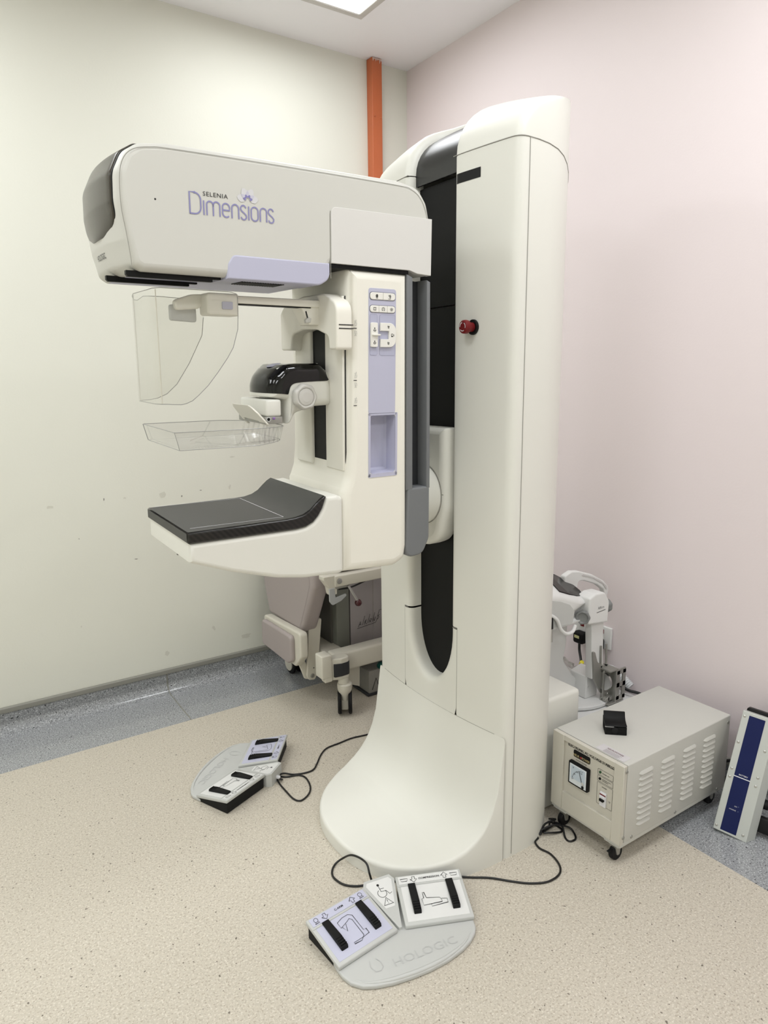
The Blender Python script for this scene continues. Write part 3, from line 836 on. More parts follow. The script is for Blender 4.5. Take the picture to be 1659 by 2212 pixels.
for z in (1.6255, 1.584): icon([[(-.4, .5), (.4, .4), (.3, -.5), (-.2, -.4), (-.4, .5)], [(0, 0), (.4, .4)]], 1.055, z, .0058, .006)
# position marks beside the front edge of the pylon
def marks(x, z, both):
    P = [[(-.006, 0), (.004, 0)]]
    strokes('position_mark', P, .002, (x, YR-.0002, z), SXD, SYD, PRINT, MACH)
    G = [[(-.003, .006), (.002, .007), (.003, .014), (-.001, .016), (-.003, .006)], [(-.004, .018), (.003, .018)], [(.001, .019), (.001, .022)]]
    if both: G += [[(a, -b) for a, b in q] for q in G[:2]]
    strokes('position_symbol', G, .0006, (x+.001, YR-.0002, z), SXD, SYD, GREY, MACH)
marks(.957, 1.620, True); marks(.957, 1.489, True); marks(.957, 1.424, False)

# front of the pylon: rail panels and black guide slot
xp = .938
prism('guide_slot', round_poly([(1.680, 1.232, .012), (1.756, 1.232, .012), (1.756, 1.70, 0), (1.680, 1.70, 0)], .01), 'x', xp-.003, xp+.004, 0, BLACK, MACH)
box('rail_panel', (xp-.012, 1.757, 1.250), (xp+.004, 1.850, 1.70), .004, CREAM, MACH)
box('rail_panel', (xp-.008, 1.588, 1.250), (xp+.004, 1.680, 1.70), .002, CREAM, MACH)
box('panel_line', (xp-.0015, 1.5855, 1.246), (xp+.001, 1.5875, 1.70), 0, PRINT, MACH)
box('panel_line', (xp-.0015, 1.850, 1.246), (xp+.001, 1.852, 1.70), 0, SEAM, MACH)
for a, b in ((1.588, 1.682), (1.757, 1.85)): box('panel_line', (xp-.0012, a, 1.2465), (xp, b, 1.249), 0, SEAM, MACH)

# detector housing, carbon cover
top = [(.4975, 1.1145), (.74, 1.1135), (.777, 1.1135), (.805, 1.1165), (.827, 1.126), (.843, 1.1415), (.855, 1.160), (.862, 1.178), (.866, 1.1895)]
DP = round_poly([(.4965, 1.067, .004)]+[(a, b, 0) for a, b in top]+[(.900, 1.1905, .012), (.9185, 1.183, .012), (.9195, .974, .03), (.90, .9715, .05), (.80, .977, .2), (.72, .991, .2), (.60, 1.027, .2)], .01, 6)
prism('detector_housing', DP, 'y', YR+.001, YL+.003, .012, WHITE, MACH, 5)
over = [(.4955, 1.1405), (.70, 1.1425), (.745, 1.1425), (.775, 1.144), (.800, 1.1495), (.820, 1.160), (.836, 1.1745), (.850, 1.186), (.862, 1.1925), (.8665, 1.1900)]
CV = round_poly([(.4945, 1.1155, .002)]+[(a, b, 0) for a, b in over][:1]+[(a, b, 0) for a, b in over][1:]+[(a, b, 0) for a, b in reversed(top)][1:], .0, 3)
prism('detector_cover', CV, 'y', YR-.001, YL+.007, .005, CARBON, MACH, 4)
# grey wear surface on top of the cover
V = []; F = []
pts = [(.4965, 1.1413)]+over[1:-1]
for y in (YR+.005, YL+.001):
    for (a, b) in pts: V.append((a, y, b+.0007))
n = len(pts)
for k in range(n-1): F.append((k, k+1, n+k+1, n+k))
mesh_obj('detector_top', V, F, TOPGREY, MACH, 60, closed=False)
V = [(.4938, y, z) for y in (YR+.006, YL) for z in (1.117, 1.139)]; mesh_obj('detector_front', V, [(0, 1, 3, 2)], TOPGREY, MACH, closed=False)
strokes('field_line', [[(.512, YR+.035), (.756, YR+.03)], [(.756, YR+.03), (.756, YL-.012)], [(.512, YL-.004), (.756, YL-.012)]], .0016, (0, 0, 1.1432), (1, 0, 0), (0, 1, 0), PRINTW, MACH)
cyl('rubber_foot', (.52, YC, 1.051), (0, 0, -1), .004, .006, DGREY, MACH, 10)

# grey rear handle strip with its recess
def hbox(name, a, b, r=.003, mt=GREY): return box(name, (a[0], YR+.004, a[1]), (b[0], YL-.004, b[1]), r, mt, MACH)
prism('rear_strip', round_poly([(1.128, .978, .03), (1.19, .985, .03), (1.212, 1.03, .03), (1.210, 1.185, 0), (1.132, 1.185, 0)], .01), 'y', YR+.002, YL-.002, .006, GREY, MACH)
prism('rear_strip', [(1.128, 1.18), (1.1495, 1.18), (1.1395, 1.757), (1.120, 1.764)], 'y', YR+.002, YL-.002, .004, GREY, MACH)
prism('rear_strip', [(1.1985, 1.18), (1.2105, 1.18), (1.1985, 1.748), (1.1865, 1.753)], 'y', YR+.002, YL-.002, .003, GREY, MACH)
prism('handle_recess', [(1.135, 1.17), (1.205, 1.17), (1.193, 1.75), (1.125, 1.757)], 'y', YR+.045, YL-.045, 0, DGREY, MACH)

# ---------------------------------------------------------------- face shield yoke, arm, shield
YOKE = round_poly([(1.553, 1.566, .009), (1.592, 1.566, .009), (1.596, 1.600, .02), (1.66, 1.618, .05), (1.735, 1.620, .05), (1.80, 1.608, .02), (1.808, 1.566, .009), (1.872, 1.566, .009), (1.874, 1.668, .02), (1.84, 1.692, .02), (1.735, 1.706, .05), (1.62, 1.706, .05), (1.553, 1.680, .04)], .01, 6)
YK = prism('shield_yoke', YOKE, 'x', .893, .940, .0055, CREAM, MACH, 4)
for z in (1.618, 1.627): box('index_line', (.90, 1.5520, z-.0012), (.942, 1.5545, z+.0012), 0, PRINT, YK)
SA = box('shield_arm', (.655, 1.640, 1.6720), (.905, 1.672, 1.690), .003, CREAM, MACH)
box('arm_groove', (.67, 1.643, 1.6695), (.87, 1.669, 1.6725), 0, BLACK, SA)
prism('arm_support', round_poly([(.905, 1.690, 0), (.905, 1.628, .006), (.866, 1.628, .006), (.842, 1.673, .004), (.842, 1.690, 0)], .004), 'y', 1.645, 1.700, .004, CREAM, MACH)
LVR = strokes('lever_slot', [[(.856, 1.662), (.862, 1.640)]], .004, (0, 1.6448, 0), SXD, SYD, PRINT, MACH)
prism('lever', round_poly([(.852, 1.632), (.866, 1.634), (.868, 1.645), (.862, 1.647), (.851, 1.640)], .003), 'y', 1.636, 1.648, .002, KNOB, MACH)
SB = prism('shield_bracket', round_poly([(.592, 1.642, .008), (.671, 1.642, .004), (.671, 1.6935, .004), (.592, 1.6935, .01)], .005), 'y', 1.634, 1.690, .006, CREAM, MACH)
prism('release_button', rrect(.628, 1.6565, .6545, 1.674, .003), 'y', 1.6305, 1.636, .001, LILAC, SB)
prism('bracket_neck', round_poly([(.53, 1.652), (.585, 1.658), (.60, 1.670), (.60, 1.692), (.57, 1.690), (.53, 1.676)], .01), 'y', 1.672, 1.700, .004, CREAM, MACH)
prism('shield_clip', round_poly([(.522, 1.630), (.585, 1.627), (.585, 1.660), (.522, 1.667)], .006), 'y', 1.690, 1.705, .003, LGREY, MACH)
# the shield: front panel bent into two side panels with swept lower edges
def sheet(name, path, top, bot, material, th=.002, parent=MACH):
    """path: plan points (x,y); top/bot: z per point"""
    V = []; F = []; n = len(path)
    nr = []
    for i in range(n):
        a = Vector(path[max(i-1, 0)]); b = Vector(path[min(i+1, n-1)]); d = (b-a).normalized(); nr.append(Vector((-d.y, d.x)))
    for s in (-.5, .5):
        for i in range(n):
            p = Vector(path[i])+nr[i]*th*s
            V.append((p.x, p.y, bot[i])); V.append((p.x, p.y, top[i]))
    m_ = 2*n
    for i in range(n-1):
        F.append((2*i, 2*i+2, 2*i+3, 2*i+1)); F.append((m_+2*i, m_+2*i+1, m_+2*i+3, m_+2*i+2))
        F.append((2*i, m_+2*i, m_+2*i+2, 2*i+2)); F.append((2*i+1, 2*i+3, m_+2*i+3, m_+2*i+1))
    F.append((0, 1, m_+1, m_)); F.append((2*n-2, m_+2*n-2, m_+2*n-1, 2*n-1))
    return mesh_obj(name, V, F, material, parent, 30)
xsR = [.655, .653, .640, .625, .60, .574, .55, .535, .52, .509, .49, .475]
zbR = [1.64, 1.61, 1.568, 1.544, 1.511, 1.480, 1.458, 1.446, 1.440, 1.438, 1.439, 1.440]
xsL = [.475, .49, .509, .533, .56, .595, .632, .638]
zbL = [1.440, 1.441, 1.444, 1.454, 1.478, 1.53, 1.60, 1.645]
pathR = [(x, 1.603) for x in xsR]+[(.466, 1.606), (.461, 1.615)]
path = pathR+[(.460, 1.62+.0185*k) for k in range(1, 9)]+[(.461, 1.782), (.466, 1.789)]+[(x, 1.792) for x in xsL]
tops = [1.682, 1.690, 1.6935]+[1.694]*(len(xsR)-3)+[1.693]*2+[1.692]*8+[1.688, 1.680]+[1.679, 1.690, 1.691, 1.691, 1.690, 1.689, 1.686, 1.68]
bots = zbR+[1.440]*2+[1.439]*8+[1.439]*2+zbL
FS = sheet('face_shield', path, tops, bots, CLEAR); lab(FS, 'clear bent plastic face shield')
rimP = [(x, y, z) for (x, y), z in zip(path, bots)]
tube('shield_edge', rimP, .0009, CLEARE, FS, 5)
tube('shield_edge', [(x, y, z) for (x, y), z in zip(path, tops)], .0008, CLEARE, FS, 5)
tube('shield_edge', [(.655, 1.603, 1.64), (.655, 1.603, 1.682)], .0009, CLEARE, FS, 5)
for y in (1.606, 1.789): tube('shield_bend', [(.4655, y, 1.441), (.4655, y, 1.69)], .0012, mat('shield_bend_tint', (206, 202, 188), .3), FS, 5)

# ---------------------------------------------------------------- compression device
yA, yB = 1.652, 1.818
body = [(.787, 1.376, .004), (.807, 1.376, .03), (.829, 1.403, .03), (.884, 1.419, .02), (.934, 1.421, .008), (.938, 1.43, 0), (.938, 1.467, .02), (.930, 1.505, .03), (.902, 1.5305, .02), (.83, 1.5295, .1), (.782, 1.5265, .05), (.745, 1.516, .05), (.722, 1.500, .04), (.713, 1.475, .04), (.711, 1.446, .004), (.787, 1.438, .004)]
def bow(v):
    x, y, z = v; k = min(1, max(0, (.83-x)/.11)); u_ = (y-YC)/.083
    return (x+k*k*(3-2*k)*(.036+.022*u_*u_), y, z)
CD = prism('compression_head', round_poly(body, .01, 6), 'y', yA, yB, .020, WHITE, MACH, 6, bow, mid=8)
# glossy black display shell: follows the rounded outline of the head, lower edge swept
BP = round_poly(body, .01, 6)
lowe = catmull([(.7115, 1.4555, 0), (.745, 1.4535, 0), (.772, 1.4530, 0), (.786, 1.459, 0), (.800, 1.471, 0), (.817, 1.479, 0), (.840, 1.4830, 0), (.88, 1.4850, 0), (.918, 1.4862, 0), (.924, 1.490, 0)], 4)
rows_ = []
for k in range(7):
    a = math.pi/2*k/6; rows_.append((yA-.0012+.0212*(1-math.cos(a)), .020*(1-math.sin(a))-.0012))
rows_ += [(yA+.02+(yB-yA-.04)*k/9, -.0012) for k in range(1, 9)]+[(yA+yB-t, d) for t, d in reversed(rows_)]
V = []; F = []; n = None
for t, d in rows_:
    Q = poly_offset(BP, d)
    up_ = [Q[i] for i in range(len(BP)) if BP[i][1] > 1.456 and BP[i][0] < .9235]
    lo = [(p.x+max(d, 0)*(1 if p.x < .72 else 0), p.y) for p in lowe]
    PP = up_+lo
    n = len(PP)
    V += [bow((a, t, b)) for a, b in PP]
for k in range(len(rows_)-1):
    for i in range(n): j = (i+1) % n; F.append((k*n+i, k*n+j, (k+1)*n+j, (k+1)*n+i))
F.append(tuple(range(n))); F.append(tuple((len(rows_)-1)*n+i for i in range(n)))
mesh_obj('display_dome', V, F, GLOSSB, CD, 50)
prism('dome_top', round_poly([(.742, 1.5125), (.80, 1.5225), (.905, 1.5260), (.905, 1.5315), (.80, 1.5295), (.745, 1.518)], .002), 'y', yA+.022, yB-.022, .002, WHITE, CD, 4, bow)
lathe('top_button', [(.02, 0), (.019, .003), (.012, .0045)], (.800, YC-.01, 1.5250), (-.2, 0, 1), LILAC, CD, 20)
for y, ax_ in ((yA, (0, -1, 0)), (yB, (0, 1, 0))):
    prof_ = []
    n = 42; V = []; F = []
    c0 = Vector((.8405, y, 1.4465)); d = Vector(ax_)
    for r_, h_, lob in ((.0235, 0, 0), (.0285, .006, .4), (.0335, .016, 1), (.0335, .024, 1), (.0315, .030, 1), (.0275, .033, .6), (.0245, .0325, 0), (.0225, .030, 0), (.0205, .0325, 0), (.012, .0340, 0)):
        for k in range(n):
            a = 2*math.pi*k/n; rr2 = r_+lob*.0014*math.cos(7*a)
            V.append(tuple(c0+d*h_+Vector((rr2*math.cos(a), 0, rr2*math.sin(a)))))
    for i in range(9):
        for k in range(n): j = (k+1) % n; F.append((i*n+k, i*n+j, (i+1)*n+j, (i+1)*n+k))
    F.append(tuple(range(n))); F.append(tuple(9*n+k for k in range(n)))
    mesh_obj('knob', V, F, KNOB, CD)
# paddle clamp
PC = box('paddle_clamp', (.743, 1.655, 1.3965), (.786, 1.826, 1.440), .006, WHITE, MACH)
box('clamp_rail', (.738, 1.6535, 1.378), (.787, 1.8265, 1.3965), .001, SATIN, PC)
cyl('clamp_pin', (.7475, 1.6535, 1.3905), (0, -1, 0), .0045, .002, BLACK, PC, 14)
cyl('clamp_ring', (.7475, 1.6532, 1.3905), (0, -1, 0), .0065, .0012, LGREY, PC, 14)
box('latch_button', (.7595, 1.650, 1.3895), (.7655, 1.655, 1.3955), .001, VIOLET, PC)
V = []; F = []
fl = [(.735, 1.657), (.728, 1.657)]
flapY = [(1.650, 1.376), (1.650, 1.390), (1.652, 1.408), (1.662, 1.423), (1.672, 1.427), (1.775, 1.4255), (1.787, 1.418), (1.797, 1.392), (1.797, 1.370), (1.786, 1.370), (1.782, 1.388), (1.69, 1.384), (1.686, 1.374)]
FP = round_poly(flapY, .004, 3)
def flapw(v):
    x, y, z = v; t = (z-1.385)/.04; return (x-.035*t, y, z)
prism('clamp_flap', FP, 'x', .735, .741, .001, CREAM, PC, 2, flapw)

# ---------------------------------------------------------------- clear compression paddle (tray)
def tray():
    t0 = 1.374; b0 = 1.332
    outer_t = round_poly([(.488, 1.601, .004), (.488, 1.868, .004), (.70, 1.872, .01), (.735, 1.852, .02), (.765, 1.83, .02), (.785, 1.80, .02), (.788, 1.735, .05), (.787, 1.66, .02), (.778, 1.628, .02), (.75, 1.610, .02), (.70, 1.600, .02)], .005, 4)
    outer_b = [( .4985+(a-.488)*(.985 if a < .6 else .93), YC+(b-YC)*.985) for a, b in outer_t]
    n = len(outer_t); ti = poly_offset(outer_t, .003); bi = poly_offset(outer_b, .003)
    bz = lambda x: b0+max(0, (x-.70))*.10
    V = [(a, b, t0) for a, b in outer_t]+[(a, b, bz(a)) for a, b in outer_b]+[(a, b, t0) for a, b in ti]+[(a, b, bz(a)+.003) for a, b in bi]
    F = []
    for i in range(n):
        j = (i+1) % n
        F += [(i, j, n+j, n+i), (2*n+i, 3*n+i, 3*n+j, 2*n+j), (i, 2*n+i, 2*n+j, j)]
    F += [tuple(range(n, 2*n)), tuple(range(3*n, 4*n))[::-1]]
    o = mesh_obj('compression_paddle', V, F, CLEARP, MACH, 30); lab(o, 'clear plastic compression paddle tray')
    tube('paddle_rim', [(a, b, t0+.0002) for a, b in outer_t], .0009, CLEARE, o, 5, closed=True)
    tube('paddle_rim', [(a, b, bz(a)) for a, b in outer_b], .0008, CLEARE, o, 5, closed=True)
    for s in (1.6015, 1.868): tube('paddle_rim', [(.488, s, t0), (.4985, YC+(s-YC)*.985, b0)], .0008, CLEARE, o, 5)
    for s, q in ((-1, 1.602), (1, 1.866)):
        V2, F2 = box_data((.655, q-.002, b0+.002), (.658, q+.002, t0), 0)
        # slanted stiffening ribs
        P = [(.645, YC+s*.128, b0+.003), (.668, YC+s*.128, t0-.002)]
        tube('paddle_rib', P, .0016, CLEARP, o, 6)
        tube('paddle_rib', [(.575, YC+s*.02, b0+.004), (.645, YC+s*.125, b0+.004)], .0016, CLEARP, o, 6)
    for k in range(9):
        y = 1.63+.026*k; tube('paddle_rib', [(.762-.012*abs(k-4)/4, y, b0+.006), (.772-.012*abs(k-4)/4, y, t0-.001)], .0022, CLEARP, o, 6)
    for k in range(5):
        x = .70+.014*k
        tube('paddle_rib', [(x, 1.606+.0015*k*k*.6, b0+.004), (x, 1.602+.0015*k*k*.6, t0-.001)], .0020, CLEARP, o, 6)
tray()
set_xf(None); set_org((0, 0, 0))

# ================================================================== FOOT SWITCHES
def foot_switch(loc, rz, label, cable_pts, coil=None):
    e = empty('foot_switch', (loc[0], loc[1], 0), label, 'foot switch', 'two-pedal foot switches on the floor', rz)
    set_org((0, 0, 0)); set_xf(None)
    D = [(.2, -.045), (.192, -.072), (.180, -.0885), (.155, -.107), (.1225, -.122), (.07, -.136), (.0136, -.142), (-.04, -.142), (-.089, -.138), (-.13, -.129), (-.161, -.117), (-.185, -.094), (-.197, -.067), (-.202, -.040)]
    OUT = D+[(-.205, .03), (-.15, .06), (-.05, .10), (.05, .10), (.15, .06), (.205, .03)]
    prism('base_plate', OUT, 'z', 0, .013, .004, LGREY, e, 3)
    # raised toe rim along the front edge
    rim = catmull([(x*.93, y*.93-.002, .0125) for x, y in D[2:12]], 3)
    tube('toe_rim', rim, [.001+.005*math.sin(math.pi*i/(len(rim)-1)) for i in range(len(rim))], LGREY, e, 8)
    text('embossed_mark', 'HOLOGIC', .036, (.028, -.088, .0130), (1, 0, 0), (0, 1, 0), mat('embossed_grey', (187, 188, 186), .5), e, 'CENTER', .0008, 1.15)
    strokes('embossed_mark', [[(-.118, -.055), (-.122, -.075), (-.115, -.092), (-.102, -.094), (-.092, -.085), (-.092, -.068), (-.1, -.055)]], .002, (0, 0, .0130), (1, 0, 0), (0, 1, 0), MATS['embossed_grey'], e, .0008)
    sl = .030/.155
    for side in (1, -1):
        a = math.radians(-14.6*side); R_ = Matrix.Rotation(a, 4, 'Z')
        set_xf(R_)
        x0, x1 = (.012, .207) if side > 0 else (-.207, -.012)
        zt = lambda y: .0255+sl*y
        def W(v): return (v[0], v[1], v[2]+sl*v[1])
        # dark wedge under the platform
        V = [(x, y, z) for x in (x0+.006, x1-.004) for y, z in ((.004, .002), (.150, .002), (.150, zt(.15)-.010), (.004, zt(.004)-.010))]
        mesh_obj('underbody', V, [(0, 1, 2, 3), (7, 6, 5, 4), (0, 4, 5, 1), (1, 5, 6, 2), (2, 6, 7, 3), (3, 7, 4, 0)], RUBBER, e)
        V, F = box_data((x0, 0, .0135), (x1, .155, .0255), .003, 2); pl = mesh_obj('platform', [W(v) for v in V], F, LGREY, e)
        ins = INSERTW if side > 0 else INSERTL
        V, F = box_data((x0+.010, .010, .025), (x1-.010, .118, .0262), 0, 1); mesh_obj('insert', [W(v) for v in V], F, ins, pl)
        V, F = box_data((x0+.007, .126, .025), (x1-.007, .150, .0266), 0, 1); mesh_obj('header_strip', [W(v) for v in V], F, ins, pl)
        V, F = box_data((x0+.002, .119, .025), (x1-.002, .1235, .0272), .001, 1); mesh_obj('ridge', [W(v) for v in V], F, LGREY, pl)
        xd, yd = Vector((1, 0, 0)), Vector((0, 1, sl)).normalized()
        for k, px in enumerate((x0+.042, x1-.042)):
            V, F = prism_data([(.030, .026), (.032, .035), (.062, .0375), (.122, .031), (.124, .026)], 'x', px-.0105, px+.0105, .001, 1)
            pd = mesh_obj('pedal', [W(v) for v in V], F, RUBBER, e)
            for q in range(4):
                V, F = box_data((px-.0098, .036+.007*q, .0345), (px+.0098, .0385+.007*q, .0385), .0006, 1); mesh_obj('tread', [W(v) for v in V], F, BLACK, pd)
        ox_ = x0+.0975
        T = ('COMPRESSION' if side > 0 else 'C-ARM')
        text('print', T, .0085, (ox_, .138, zt(.138)+.0012), xd, yd, PRINT, pl, 'CENTER', .0006, 1.1, .02)
        O_ = Vector((0, 0, .0255+.0012))
        arrow = [(-.004, -.008), (-.004, 0), (-.010, 0), (0, .010), (.010, 0), (.004, 0), (.004, -.008), (-.004, -.008)]
        PL = []
        for sx, up_ in ((-1, -1), (1, 1)):
            PL.append([(ox_+sx*.046+p[0], .138+up_*p[1]) for p in arrow])
            if side > 0: PL += [[(ox_+sx*.074+q[0], .138+q[1]) for q in ((-.011, .004), (.011, .004), (.008, -.004), (-.008, -.004), (-.011, .004))]]
            else: PL += [[(ox_+sx*.074+q[0], .139+q[1]) for q in arc(0, .001, .006, -60, 240, 12)], [(ox_+sx*.074+q[0], .138+q[1]) for q in ((-.007, -.008), (.007, -.008), (.004, -.004), (-.004, -.004), (-.007, -.008))]]
        if side > 0:
            PL += [[(ox_+q[0], .066+q[1]) for q in ((-.034, -.014), (-.036, .006), (-.030, .008), (-.030, .026), (-.026, .026), (-.022, .008), (.016, .004), (.020, -.004), (.020, -.010), (-.034, -.014))],
                   [(ox_+q[0], .066+q[1]) for q in ((.020, 0), (.036, -.002), (.036, -.014), (-.012, -.020), (-.012, -.013))]]
        else:
            PL += [[(ox_+q[0], .062+q[1]) for q in ((-.030, .022), (-.030, .040), (-.010, .046), (.008, .046), (.018, .038), (.018, -.014), (.026, -.014), (.026, -.028), (.008, -.030), (-.026, -.030), (-.026, -.034), (-.004, -.036), (.010, -.026), (.010, .028), (.004, .034), (-.004, .030), (-.030, .022))],
                   [(ox_+q[0], .062+q[1]) for q in ((-.026, .022), (-.020, .006), (-.012, .026))]]
        strokes('print', PL, .0011, O_, (1, 0, 0), (0, 1, sl), PRINT, pl, .0006)
    set_xf(None)
    # centre wedge with the two warning symbols
    V = []; n = 0
    wd = [(-.004, .004), (.004, .004), (.049, .150), (.040, .168), (-.040, .168), (-.049, .150)]
    zt = lambda y: .020+.030*y/.155
    V = [(x, y, .0) for x, y in wd]+[(x, y, zt(y)) for x, y in wd]
    ctr = mesh_obj('centre_wedge', V, [tuple(range(6)), tuple(range(6, 12))]+[(i, (i+1) % 6, 6+(i+1) % 6, 6+i) for i in range(6)], LGREY, e)
    sl2 = .030/.155; P = [(-.014, .068), (.014, .068), (.040, .150), (.034, .160), (-.034, .160), (-.040, .150)]
    flat_poly('label', [P], (0, 0, .020), (1, 0, 0), (0, 1, sl2), INSERTW, ctr, .0006)
    wc = [arc(-.004, .116, .013, 120, 380, 14), [(-.006, .1395), (-.005, .122), (.010, .121), (.016, .108), (.024, .111)], [(-.005, .131), (.007, .130)]]
    tri = [[(-.014, .078), (.014, .078), (0, .100), (-.014, .078)], [(0, .094), (0, .086)], [(0, .083), (0, .081)]]
    strokes('print', wc+tri, .0014, (0, 0, .020), (1, 0, 0), (0, 1, sl2), PRINT, ctr, .0010)
    flat_poly('print', [arc(-.006, .144, .004, 0, 330, 10)], (0, 0, .020), (1, 0, 0), (0, 1, sl2), PRINT, ctr, .0010)
    # cable (given in room coordinates)
    c_, s_ = math.cos(-rz), math.sin(-rz)
    def loc_(p): x, y = p[0]-loc[0], p[1]-loc[1]; return (x*c_-y*s_, x*s_+y*c_, p[2] if len(p) > 2 else .0035)
    lathe('cable_gland', [(.006, 0), (.007, .002), (.007, .010), (.004, .016)], (0, .166, .018), (0, 1, -.1), PRINTW, e, 14)
    C = [(0, .170, .016), (.0, .19, .010)]+[loc_(p) for p in cable_pts]
    tube('cable', catmull(C, 6), .0032, CABLE, e, 8)
    if coil: tube('cable_coil', catmull([loc_(p) for p in coil], 6), .0032, CABLE, e, 8)
    set_org((0, 0, 0))
    return e
near_c = [(1.01, 1.527), (.988, 1.533), (.953, 1.542), (.921, 1.557), (.896, 1.584), (.887, 1.624), (.898, 1.653), (.922, 1.672, .006), (.945, 1.662, .022), (.953, 1.63, .048), (.963, 1.595, .056), (.966, 1.56, .056), (.963, 1.54, .036), (.968, 1.532, .014), (.985, 1.524, .0105), (1.03, 1.505), (1.08, 1.488), (1.14, 1.456), (1.19, 1.42), (1.232, 1.387), (1.277, 1.353), (1.323, 1.302), (1.363, 1.266), (1.409, 1.244), (1.459, 1.247), (1.49, 1.275), (1.505, 1.324), (1.497, 1.364), (1.508, 1.394), (1.53, 1.402)]
random.seed(3)
coil = [(1.53, 1.402, .0035), (1.528, 1.414, .0105), (1.591, 1.416, .0035), (1.618, 1.434, .0035), (1.649, 1.437, .0035), (1.666, 1.42, .0035), (1.654, 1.391, .0035), (1.615, 1.381, .0035), (1.573, 1.392, .0105), (1.560, 1.406, .0105), (1.609, 1.413, .0105), (1.65, 1.412, .0105), (1.676, 1.423, .0105), (1.656, 1.389, .017), (1.604, 1.353, .0035), (1.602, 1.332, .0035), (1.626, 1.329, .0035), (1.645, 1.351, .0035), (1.646, 1.377, .0105), (1.60, 1.40, .024), (1.55, 1.410, .018), (1.54, 1.402, .012), (1.58, 1.42, .024), (1.67, 1.417, .024), (1.686, 1.445, .01)]
coil = [(min(x, 1.627) if y > 1.384 else x, y, z) for x, y, z in coil]      # keeps clear of the castor
foot_switch((.931, 1.332), math.radians(-9.5), 'grey two-pedal foot switch in front of the machine base, loop of cable behind it', near_c, coil)
far_c = [(.982, 2.219), (1.007, 2.196), (1.051, 2.18), (1.065, 2.146), (1.052, 2.087), (1.025, 2.049), (.985, 2.03), (.967, 2.053), (.965, 2.109), (.967, 2.175), (.975, 2.209, .0105), (1.005, 2.213, .0105), (1.038, 2.195), (1.082, 2.179), (1.116, 2.182), (1.148, 2.212), (1.191, 2.259), (1.236, 2.29), (1.297, 2.295), (1.36, 2.3), (1.42, 2.289), (1.52, 2.27), (1.64, 2.2)]
foot_switch((.865, 2.329), math.radians(-142), 'grey two-pedal foot switch turned sideways, left of the machine base near the cream wall', far_c)

# ================================================================== VOLTAGE STABILIZER
ST = empty('voltage_stabilizer', (1.915, 1.304, 0), 'grey steel voltage stabilizer box on castors with a meter and side louvres', 'voltage stabilizer'); set_org(ST.location)
sx0, sx1, sy0, sy1, sz0, sz1 = 1.63, 2.20, 1.163, 1.445, .065, .342
box('panel_gap', (sx0+.0142, sy0+.0025, sz0+.012), (sx0+.03, sy1-.0025, sz1-.003), 0, DGREY, ST)
box('case', (sx0+.0175, sy0, sz0+.014), (sx1, sy1, sz1), .004, CASE, ST)
box('bottom_flange', (sx0+.004, sy0+.002, sz0), (sx1, sy1-.002, sz0+.016), .002, CASE, ST)
# front frame: four bars round the recess
rz0, rz1, ry0, ry1 = .140, .322, 1.200, 1.398
V, F = join(box_data((sx0, sy0+.001, sz0+.01), (sx0+.016, ry0, sz1-.002), .001, 1), box_data((sx0, ry1, sz0+.01), (sx0+.016, sy1-.001, sz1-.002), .001, 1),
            box_data((sx0, ry0, sz0+.01), (sx0+.016, ry1, rz0), .001, 1), box_data((sx0, ry0, rz1), (sx0+.016, ry1, sz1-.002), .001, 1))
mesh_obj('front_frame', V, F, CASEF, ST)
FP_ = box('front_panel', (sx0+.009, ry0-.002, rz0-.002), (sx0+.0135, ry1+.002, rz1+.002), 0, CASEF, ST); fx_ = sx0+.009
text('print', 'ELECTRONIC AC VOLTAGE STABILIZER', .0145, (fx_, 1.386, .3125), NX, NY, PRINT, FP_, 'LEFT', .0006, .745, .03)
prism('badge', rrect(1.296, .281, 1.362, .305, .006), 'x', fx_-.002, fx_+.001, .0005, BLACK, FP_)
text('badge_print', 'NEUR', .0115, (fx_-.002, 1.3615, .2885), NX, NY, mat('badge_gold', (206, 190, 140), .5), FP_, 'LEFT', .0008, .80)
lathe('badge_dot', [(.004, 0), (.0035, .0006)], (fx_-.002, 1.3315, .2885), (-1, 0, 0), mat('badge_red', (150, 40, 40), .5), FP_, 12)
text('badge_print', 'POWER', .0115, (fx_-.002, 1.3275, .2885), NX, NY, MATS['badge_gold'], FP_, 'LEFT', .0008, .78)
text('print', 'OUTPUT VOLTAGE', .0050, (fx_, 1.331, .2725), NX, NY, PRINT, FP_, 'CENTER', .0006, 1.0, .02)
MT = prism('meter', rrect(1.293, .187, 1.372, .266, .004), 'x', fx_-.012, fx_+.001, .002, BLACK, ST)
prism('dial', rrect(1.299, .193, 1.366, .260, .001), 'x', fx_-.0125, fx_-.011, 0, mat('dial_white', (222, 228, 232), .3), MT)
prism('dial_field', rrect(1.304, .210, 1.360, .256, .001), 'x', fx_-.0129, fx_-.0124, 0, mat('dial_blue', (196, 209, 220), .4), MT)
xm = fx_-.0130
strokes('scale', [[(.06*math.cos(math.radians(a))*q, .06*math.sin(math.radians(a))*q) for q in (.72, .80)] for a in range(95, 176, 10)]+[[(.0455*math.cos(math.radians(a)), .0455*math.sin(math.radians(a))) for a in range(95, 176, 5)]], .0007, (xm, 1.309, .205), NX, NY, PRINT, MT, .0003)
strokes('needle', [[(0, 0), (-.0145, .042)]], .0022, (xm, 1.3125, .206), NX, NY, PRINT, MT, .0014)
text('scale', 'V', .010, (xm, 1.351, .249), NX, NY, PRINT, MT, 'CENTER', .0004)
for t_, yy, zz in (('0', 1.350, .212), ('100', 1.346, .229), ('200', 1.334, .240), ('300', 1.318, .243)): text('scale', t_, .0055, (xm, yy, zz), NX, NY, PRINT, MT, 'CENTER', .0004)
